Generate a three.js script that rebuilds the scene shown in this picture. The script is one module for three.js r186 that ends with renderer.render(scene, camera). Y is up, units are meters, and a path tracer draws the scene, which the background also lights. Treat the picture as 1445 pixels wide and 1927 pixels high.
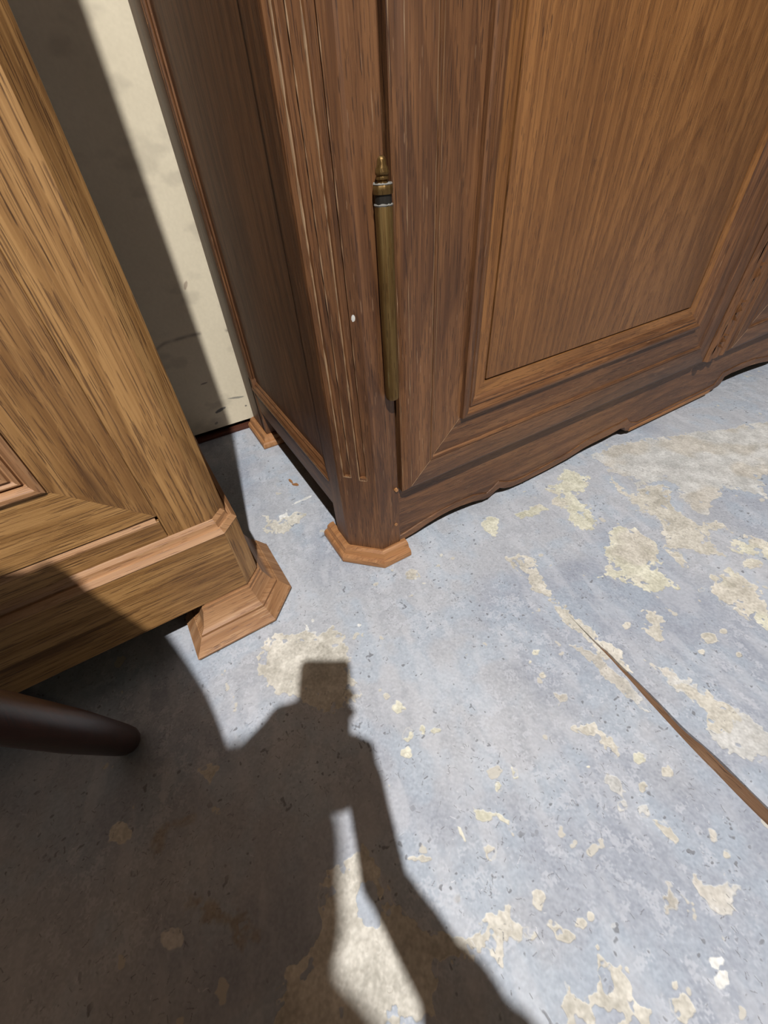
import * as THREE from 'three';
import { RoundedBoxGeometry } from 'three/addons/geometries/RoundedBoxGeometry.js';
import { Brush, Evaluator, SUBTRACTION } from 'three-bvh-csg';
import { mergeGeometries, toCreasedNormals } from 'three/addons/utils/BufferGeometryUtils.js';

// ------------------------------------------------------------------ camera, light, exposure
// every length below is in units of the camera height; S turns it into metres
const S = 0.6;
const scene = new THREE.Scene();
scene.background = new THREE.Color(0x000000);
const camera = new THREE.PerspectiveCamera(102.04, 1445 / 1927, 0.01, 50);
camera.position.set(0, S, 0);
camera.rotation.order = 'YXZ';
camera.rotation.set(-0.740972, -0.485379, -0.077193);
scene.add(camera);
const renderer = new THREE.WebGLRenderer({ antialias: true });
renderer.toneMapping = THREE.LinearToneMapping;
renderer.toneMappingExposure = 1.0;
renderer.shadowMap.enabled = true;
const LAMP_AT = [-0.6, 5.6, 2.3];                       // the one bright bulb, up behind the photographer
const LAMP_POWER = 58, LAMP_COLOUR = new THREE.Color().setRGB(1, 0.975, 0.945);
const FILL_AT = [4.6, 5.2, 6.2], FILL_POWER = 1.4, FILL_COLOUR = new THREE.Color().setRGB(1, 0.84, 0.52);   // a warm bulb at the far end of the room

// ------------------------------------------------------------------ random numbers and noise
function rng(seed) { let a = seed >>> 0; return () => { a = (a + 0x6d2b79f5) >>> 0; let t = Math.imul(a ^ (a >>> 15), 1 | a); t = (t + Math.imul(t ^ (t >>> 7), 61 | t)) ^ t; return ((t ^ (t >>> 14)) >>> 0) / 4294967296; }; }
const LAT = new Float32Array(65536); { const r = rng(7); for (let i = 0; i < 65536; i++) LAT[i] = r(); }
// value noise; px, py: periods in lattice cells (0 = none)
function vn(x, y, px = 256, py = 256) {
  const xi = Math.floor(x), yi = Math.floor(y); let fx = x - xi, fy = y - yi;
  fx = fx * fx * (3 - 2 * fx); fy = fy * fy * (3 - 2 * fy);
  const x0 = ((xi % px) + px) % px, x1 = (x0 + 1) % px, y0 = ((yi % py) + py) % py, y1 = (y0 + 1) % py;
  const a = LAT[(y0 & 255) * 256 + (x0 & 255)], b = LAT[(y0 & 255) * 256 + (x1 & 255)], c = LAT[(y1 & 255) * 256 + (x0 & 255)], d = LAT[(y1 & 255) * 256 + (x1 & 255)];
  return a + (b - a) * fx + (c - a) * fy + (a - b - c + d) * fx * fy;
}
const vf = (x, y) => { const xf = Math.floor(x), yf = Math.floor(y); let fx = x - xf, fy = y - yf; fx = fx * fx * (3 - 2 * fx); fy = fy * fy * (3 - 2 * fy); const x0 = xf & 255, x1 = (xf + 1) & 255, y0 = (yf & 255) << 8, y1 = ((yf + 1) & 255) << 8, a = LAT[y0 + x0], b = LAT[y0 + x1], c = LAT[y1 + x0]; return a + (b - a) * fx + (c - a) * fy + (a - b - c + LAT[y1 + x1]) * fx * fy; };
const ff = (x, y, n) => { let s = 0, a = 0.5; for (let i = 0; i < n; i++) { s += a * vf(x, y); x *= 2.03; y *= 2.03; a *= 0.5; } return s / (1 - Math.pow(0.5, n)); };
const fbm = (x, y, n, px = 256, py = 256) => { let s = 0, a = 0.5; for (let i = 0; i < n; i++) { s += a * vn(x, y, px, py); x *= 2; y *= 2; px *= 2; py *= 2; a *= 0.5; if (px > 256) px = 256; if (py > 256) py = 256; } return s / (1 - Math.pow(0.5, n)); };
const clamp = (v, a = 0, b = 1) => v < a ? a : v > b ? b : v;
const smooth = (a, b, v) => { v = clamp((v - a) / (b - a)); return v * v * (3 - 2 * v); };
const mix = (a, b, t) => a + (b - a) * t;
const mix3 = (a, b, t) => [mix(a[0], b[0], t), mix(a[1], b[1], t), mix(a[2], b[2], t)];

function dataTex(data, w, h, srgb) {
  const t = new THREE.DataTexture(data, w, h, THREE.RGBAFormat, THREE.UnsignedByteType);
  t.magFilter = THREE.LinearFilter; t.minFilter = THREE.LinearMipmapLinearFilter; t.generateMipmaps = true;
  t.wrapS = t.wrapT = THREE.RepeatWrapping; if (srgb) t.colorSpace = THREE.SRGBColorSpace; t.needsUpdate = true; return t;
}
// ------------------------------------------------------------------ wood: u runs across the grain, v along it; a tile is o.w across and o.l long
function woodMaps(o) {
  const NX = o.nx || 1024, NY = 1024, col = new Float32Array(NX * NY * 3), hgt = new Float32Array(NX * NY), off = o.seed * 13.37, R = rng(o.seed * 101), k1 = o.w / 0.5;
  const p4 = Math.round(4 * k1), p128 = Math.round(128 * k1), p256 = Math.round(256 * k1), p40 = Math.round(48 * k1);
  const bend = new Float32Array(NY); for (let j = 0; j < NY; j++) bend[j] = vn(j / NY * 3, 5.5 + off, 3, 9) - 0.5;
  for (let j = 0; j < NY; j++) for (let i = 0; i < NX; i++) {
    const u = i / NX, v = j / NY;
    const w = fbm(u * p4 + off, v * 3 + off, 2, p4, 3) - 0.5;
    let ring;
    if (o.flame) { const du = u - 0.6 + 0.06 * bend[j], vv = v - 0.42; ring = o.freq * (Math.sqrt(du * du + 0.0025) + 0.34 * (vv + 0.35) * Math.exp(-du * du * 22)) + w * 1.6 * o.warp; }
    else ring = o.freq * u + w * 3 * o.warp + 1.5 * bend[j];
    const fr = ring - Math.floor(ring), late = Math.pow(fr, 1.8) * (1 - smooth(0.9, 1, fr));
    const fibre = vn(u * p256 + off, v * 12, p256, 12), fibre2 = vn(u * p128, v * 20 + off, p128, 20), fibre3 = vn(u * p40 + off, v * 4, p40, 4);
    const blot = fbm(u * p4 * 0.5 + off * 2, v * 4 - off, 3, Math.max(1, p4 >> 1), 4), blot2 = fbm(u * p4 * 4 + off, v * 12, 2, p4 * 4, 12);
    let c = mix3(o.light, o.mid, clamp(0.45 + (late - 0.4) * o.ringA + (fibre - 0.5) * 0.8 + (fibre3 - 0.5) * 1.0 + (blot2 - 0.5) * 0.6));
    c = mix3(c, o.dark, clamp((blot - 0.42) * o.blotch + (late - 0.5) * 0.25 + (fibre2 - 0.5) * 0.35));
    if (o.stain) c = mix3(c, o.pore, smooth(0.66, 0.8, fbm(u * p4 * 2 + 3 + off, v * 3 + 40, 3, p4 * 2, 3) * 0.75 + fibre3 * 0.25) * o.stain);
    const k = j * NX + i; col[k * 3] = c[0]; col[k * 3 + 1] = c[1]; col[k * 3 + 2] = c[2];
    hgt[k] = 170 + (fibre - 0.5) * 34 + (fibre2 - 0.5) * 26 - late * 14;
  }
  // open pores: short dark strokes along the grain; a few filled with pale dust
  const streaks = (n, len, tone, aMax, wMax, dh) => { for (let s = 0; s < n; s++) {
    let x = R() * NX, y = R() * NY; const L = len * (0.25 + 0.75 * R() * R()), a = aMax * (0.3 + 0.7 * R()), wd = 1 + Math.floor(R() * wMax), dr = (R() - 0.5) * 0.05;
    for (let q = 0; q < L; q++) { const yy = Math.floor(y + q) % NY, f = a * Math.min(1, 4 * Math.min(q, L - q) / L + 0.2); for (let e = 0; e < wd; e++) { const k = yy * NX + ((Math.floor(x + dr * q) + e) % NX + NX) % NX; for (let c = 0; c < 3; c++) col[k * 3 + c] = mix(col[k * 3 + c], tone[c], f); hgt[k] -= dh * f; } }
  } };
  streaks(o.pores * k1, o.poreL || 46, o.pore, o.poreA || 0.6, o.poreW || 4, 110);
  streaks(o.pores * 0.12 * k1, 150, o.pore, 0.55, 3, 80);
  streaks(o.pores * 0.25 * k1, 70, o.light, 0.4, 3, -20);
  if (o.dust) streaks(o.dust * k1, 40, o.dustC, 0.6, 4, 10);
  if (o.fleck) for (let s = 0; s < o.fleck * k1; s++) { const x = R() * NX, y = R() * NY, L = 6 + 22 * R(), dr = (R() - 0.5) * 2.4, a = 0.15 + 0.3 * R(); for (let q = 0; q < L; q++) { const k = ((Math.floor(y + q * 0.6 * Math.sign(dr || 1)) % NY + NY) % NY) * NX + (Math.floor(x + q) % NX); for (let c = 0; c < 3; c++) col[k * 3 + c] = mix(col[k * 3 + c], o.light[c] * 1.06, a); } }
  const c8 = new Uint8Array(NX * NY * 4), h8 = new Uint8Array(NX * NY * 4);
  for (let k = 0; k < NX * NY; k++) { for (let c = 0; c < 3; c++) { c8[k * 4 + c] = clamp(col[k * 3 + c], 0, 255); h8[k * 4 + c] = clamp(hgt[k], 0, 255); } c8[k * 4 + 3] = h8[k * 4 + 3] = 255; }
  const m = { map: dataTex(c8, NX, NY, true), bump: dataTex(h8, NX, NY, false) };
  for (const t of [m.map, m.bump]) t.repeat.set(1 / o.w, 1 / o.l);
  return m;
}
const woodMat = (m, tint = 0xffffff, rough = 0.55, bump = 0.0006) => new THREE.MeshStandardMaterial({ map: m.map, bumpMap: m.bump, bumpScale: bump, color: tint, roughness: rough });
const WD = woodMaps({ seed: 1, w: 0.5, l: 1.4, freq: 9, ringA: 0.5, warp: 0.6, light: [122, 87, 56], mid: [94, 63, 38], dark: [62, 40, 25], pore: [42, 27, 18], pores: 3600, poreA: 0.5, blotch: 1.3, dust: 420, dustC: [150, 126, 102], fleck: 300 });
const WP = woodMaps({ seed: 2, nx: 2048, w: 1.0, l: 1.5, freq: 42, ringA: 0.55, warp: 1.0, flame: true, light: [142, 96, 52], mid: [114, 73, 36], dark: [90, 56, 27], pore: [68, 42, 22], pores: 4200, poreL: 30, blotch: 1.2, fleck: 2600 });
const WL = woodMaps({ seed: 3, w: 0.5, l: 1.4, freq: 10, ringA: 0.7, warp: 0.7, light: [172, 137, 92], mid: [140, 106, 65], dark: [104, 74, 44], pore: [66, 44, 27], pores: 3000, poreA: 0.6, poreL: 80, blotch: 1.3, stain: 0.55, fleck: 900 });
const WF = woodMaps({ seed: 4, w: 0.5, l: 1.4, freq: 7, ringA: 0.6, warp: 1.2, light: [174, 140, 106], mid: [152, 115, 80], dark: [124, 90, 60], pore: [94, 66, 45], pores: 3000, poreL: 36, blotch: 1.2, dust: 200, dustC: [196, 180, 156] });
console.log('wood done', Math.round(performance.now()));
const M = {
  dark: woodMat(WD, 0xf8ece2, 0.5), darkPanel: woodMat(WP, 0xffffff, 0.5),
  pale: new THREE.MeshStandardMaterial({ map: WF.map, color: new THREE.Color().setRGB(0.75, 0.78, 0.8), roughness: 0.7 }),
  foot: woodMat(WF, 0xffe6c8, 0.6, 0.0008),
  oak: woodMat(WL, 0xfcefdc, 0.52), oakTrim: woodMat(WF, 0xfff2e6, 0.55),
  brass: new THREE.MeshStandardMaterial({ color: new THREE.Color().setRGB(0.5, 0.52, 0.34), map: WF.map, metalness: 0.75, roughness: 0.48 }),
  brassDark: new THREE.MeshStandardMaterial({ color: new THREE.Color().setRGB(0.03, 0.025, 0.02), metalness: 0.6, roughness: 0.6 }),
  rim: new THREE.MeshStandardMaterial({ color: new THREE.Color().setRGB(0.2, 0.19, 0.17), roughness: 0.8 }),
  peg: woodMat(WF, 0xffe8c8, 0.6),
  white: new THREE.MeshStandardMaterial({ color: new THREE.Color().setRGB(0.6, 0.59, 0.55), roughness: 0.8 }),
  chair: new THREE.MeshStandardMaterial({ map: WD.map, color: new THREE.Color().setRGB(0.22, 0.09, 0.08), roughness: 0.4 }),
};
// ------------------------------------------------------------------ geometry helpers (all lengths in units, scaled to metres in add())
class Bag {
  constructor() { this.p = []; }
  tri(a, b, c) { this.p.push(...a, ...b, ...c); }
  quad(a, b, c, d) { this.tri(a, b, c); this.tri(a, c, d); }
  geo() { const g = new THREE.BufferGeometry(); g.setAttribute('position', new THREE.Float32BufferAttribute(this.p, 3)); return g; }
}
const bare = g => { const n = g.index ? g.toNonIndexed() : g; for (const k of Object.keys(n.attributes)) if (k !== 'position') n.deleteAttribute(k); return n; };
function merged(list) { return mergeGeometries(list.map(bare)); }
let uvSeed = rng(99);
function woodUV(g, grain, off) {
  const p = g.attributes.position, uv = new Float32Array(p.count * 2), A = { x: 0, y: 1, z: 2 }[grain], others = [0, 1, 2].filter(k => k !== A);
  const v = [0, 1, 2].map(() => new THREE.Vector3()), e1 = new THREE.Vector3(), e2 = new THREE.Vector3();
  for (let i = 0; i < p.count; i += 3) {
    for (let k = 0; k < 3; k++) v[k].fromBufferAttribute(p, i + k);
    e1.subVectors(v[1], v[0]); e2.subVectors(v[2], v[0]); e1.cross(e2).normalize();
    const n = [Math.abs(e1.x), Math.abs(e1.y), Math.abs(e1.z)];
    if (n[A] > 0.85) { for (let k = 0; k < 3; k++) { uv[(i + k) * 2] = v[k].getComponent(others[0]) + off[0]; uv[(i + k) * 2 + 1] = v[k].getComponent(others[1]) * 0.3 + off[1]; } continue; }
    const ax = n[others[0]] <= n[others[1]] + 0.03 ? others[0] : others[1], st = 1 / Math.max(0.5, Math.sqrt(Math.max(0, 1 - n[ax] * n[ax])));
    for (let k = 0; k < 3; k++) { uv[(i + k) * 2] = v[k].getComponent(ax) * st + off[0]; uv[(i + k) * 2 + 1] = v[k].getComponent(A) + off[1]; }
  }
  g.setAttribute('uv', new THREE.BufferAttribute(uv, 2));
}
// one named mesh; grain: axis along which the wood grain runs
function add(parent, name, geo, mat, grain = 'y', o = {}) {
  let g = bare(geo.clone());
  g = toCreasedNormals(g, (o.crease ?? 32) * Math.PI / 180);
  woodUV(g, grain, o.off || [uvSeed(), uvSeed()]);
  const or = parent.userData.origin; if (or) g.translate(-or[0], -or[1], -or[2]);
  g.scale(S, S, S);
  const m = new THREE.Mesh(g, mat); m.name = name; m.castShadow = m.receiveShadow = true;
  if (o.label) m.userData.label = o.label;
  parent.add(m); return m;
}
// a sub-part: same coordinates as its thing
function sub(part, name, geo, mat, grain, o = {}) { part.userData.origin = part.parent.userData.origin; const m = add(part, name, geo, mat, grain, o); delete part.userData.origin; return m; }
const things = [];
function thing(name, label, category, origin, o = {}) {
  const g = new THREE.Group(); g.name = name; g.userData = { label, category, origin: o.local ? [0, 0, 0] : origin };
  if (o.group) g.userData.group = o.group; if (o.kind) g.userData.kind = o.kind;
  g.position.set(origin[0] * S, origin[1] * S, origin[2] * S); if (o.turn) g.rotation.y = o.turn; scene.add(g); things.push(g); return g;
}
function box(x0, x1, y0, y1, z0, z1, r = 0.002) {
  const w = x1 - x0, h = y1 - y0, d = z1 - z0; r = Math.min(r, w / 3, h / 3, d / 3);
  const g = r > 0 ? new RoundedBoxGeometry(w, h, d, 1, r) : new THREE.BoxGeometry(w, h, d);
  g.translate((x0 + x1) / 2, (y0 + y1) / 2, (z0 + z1) / 2); return bare(g);
}
// vertical prism over a plan outline [[x,z]..]
function prism(poly, y0, y1) {
  const b = new Bag(), n = poly.length, c = poly.map(q => new THREE.Vector2(q[0], q[1]));
  for (let i = 0; i < n; i++) { const a = poly[i], d = poly[(i + 1) % n]; b.quad([a[0], y0, a[1]], [d[0], y0, d[1]], [d[0], y1, d[1]], [a[0], y1, a[1]]); }
  for (const f of THREE.ShapeUtils.triangulateShape(c, [])) for (const y of [y0, y1]) b.tri(...f.map(k => [poly[k][0], y, poly[k][1]]));
  return b.geo();
}
// a moulding swept along a plan path with mitred corners; profile: closed loop of [outward offset, height]
// prev, next: the path's neighbours beyond its ends, so that separate pieces meet in a mitre
function sweep(path, prof, prev, next) {
  const b = new Bag(), n = path.length, off = [];
  const dirN = (p, q) => { const dx = q[0] - p[0], dz = q[1] - p[1], l = Math.hypot(dx, dz); return [-dz / l, dx / l]; }, nor = i => dirN(path[i], path[i + 1]);
  for (let i = 0; i < n; i++) {
    const a = i > 0 ? nor(i - 1) : prev ? dirN(prev, path[0]) : nor(0), c = i < n - 1 ? nor(i) : next ? dirN(path[n - 1], next) : nor(n - 2), k = 1 / (1 + a[0] * c[0] + a[1] * c[1]);
    off.push([(a[0] + c[0]) * k, (a[1] + c[1]) * k]);
  }
  const pt = (i, q) => [path[i][0] + off[i][0] * q[0], q[1], path[i][1] + off[i][1] * q[0]], m = prof.length;
  for (let i = 0; i < n - 1; i++) for (let k = 0; k < m; k++) b.quad(pt(i, prof[k]), pt(i + 1, prof[k]), pt(i + 1, prof[(k + 1) % m]), pt(i, prof[(k + 1) % m]));
  for (const f of THREE.ShapeUtils.triangulateShape(prof.map(q => new THREE.Vector2(q[0], q[1])), [])) for (const i of [0, n - 1]) b.tri(...f.map(k => pt(i, prof[k])));
  return b.geo();
}
// one mitred side of a rectangular frame standing at depth z; profile: [inward distance, height above z], closed at the back
function frameSide(r, side, prof, z, back) {
  const b = new Bag(), loop = [...prof, [prof[prof.length - 1][0], back], [prof[0][0], back]];
  const P = (q, end) => {
    const w = q[0];
    if (side === 'bottom') return [end ? r.x1 - w : r.x0 + w, r.y0 + w, z + q[1]];
    if (side === 'top') return [end ? r.x1 - w : r.x0 + w, r.y1 - w, z + q[1]];
    if (side === 'left') return [r.x0 + w, end ? r.y1 - w : r.y0 + w, z + q[1]];
    return [r.x1 - w, end ? r.y1 - w : r.y0 + w, z + q[1]];
  };
  for (let k = 0; k < loop.length; k++) { const a = loop[k], c = loop[(k + 1) % loop.length]; b.quad(P(a, 0), P(a, 1), P(c, 1), P(c, 0)); }
  for (const f of THREE.ShapeUtils.triangulateShape(loop.map(q => new THREE.Vector2(q[0], q[1])), [])) for (const e of [0, 1]) b.tri(...f.map(k => P(loop[k], e)));
  return b.geo();
}
// outline in x,y extruded from z0 to z1
function slab(poly, z0, z1, bev = 0) {
  const s = new THREE.Shape(poly.map(q => new THREE.Vector2(q[0], q[1])));
  const g = new THREE.ExtrudeGeometry(s, { depth: z1 - z0 - 2 * bev, bevelEnabled: bev > 0, bevelSize: bev, bevelThickness: bev, bevelSegments: 1, bevelOffset: -bev, steps: 1 });
  g.translate(0, 0, z0 + bev); return bare(g);
}
// a worn pale line of uneven width: centre line a->b, widened along w, lifted along n
function wornLine(a, b, w, n, width, seed, seg = 40, keep = 0.85) { width *= 1.35;
  const R = rng(seed), bag = new Bag(), A = new THREE.Vector3(...a), D = new THREE.Vector3(...b).sub(A), W = new THREE.Vector3(...w).normalize(), Nn = new THREE.Vector3(...n).normalize();
  let prev = null;
  for (let i = 0; i <= seg; i++) {
    const c = A.clone().addScaledVector(D, i / seg), h = width * (0.25 + 0.75 * R()) * 0.5 * (R() < keep ? 1 : 0.12), cur = [c.clone().addScaledVector(W, -h), c.clone().addScaledVector(Nn, 0.0008), c.clone().addScaledVector(W, h)].map(q => q.toArray());
    if (prev) { bag.quad(prev[0], cur[0], cur[1], prev[1]); bag.quad(prev[1], cur[1], cur[2], prev[2]); }
    prev = cur;
  }
  return bag.geo();
}
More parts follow.
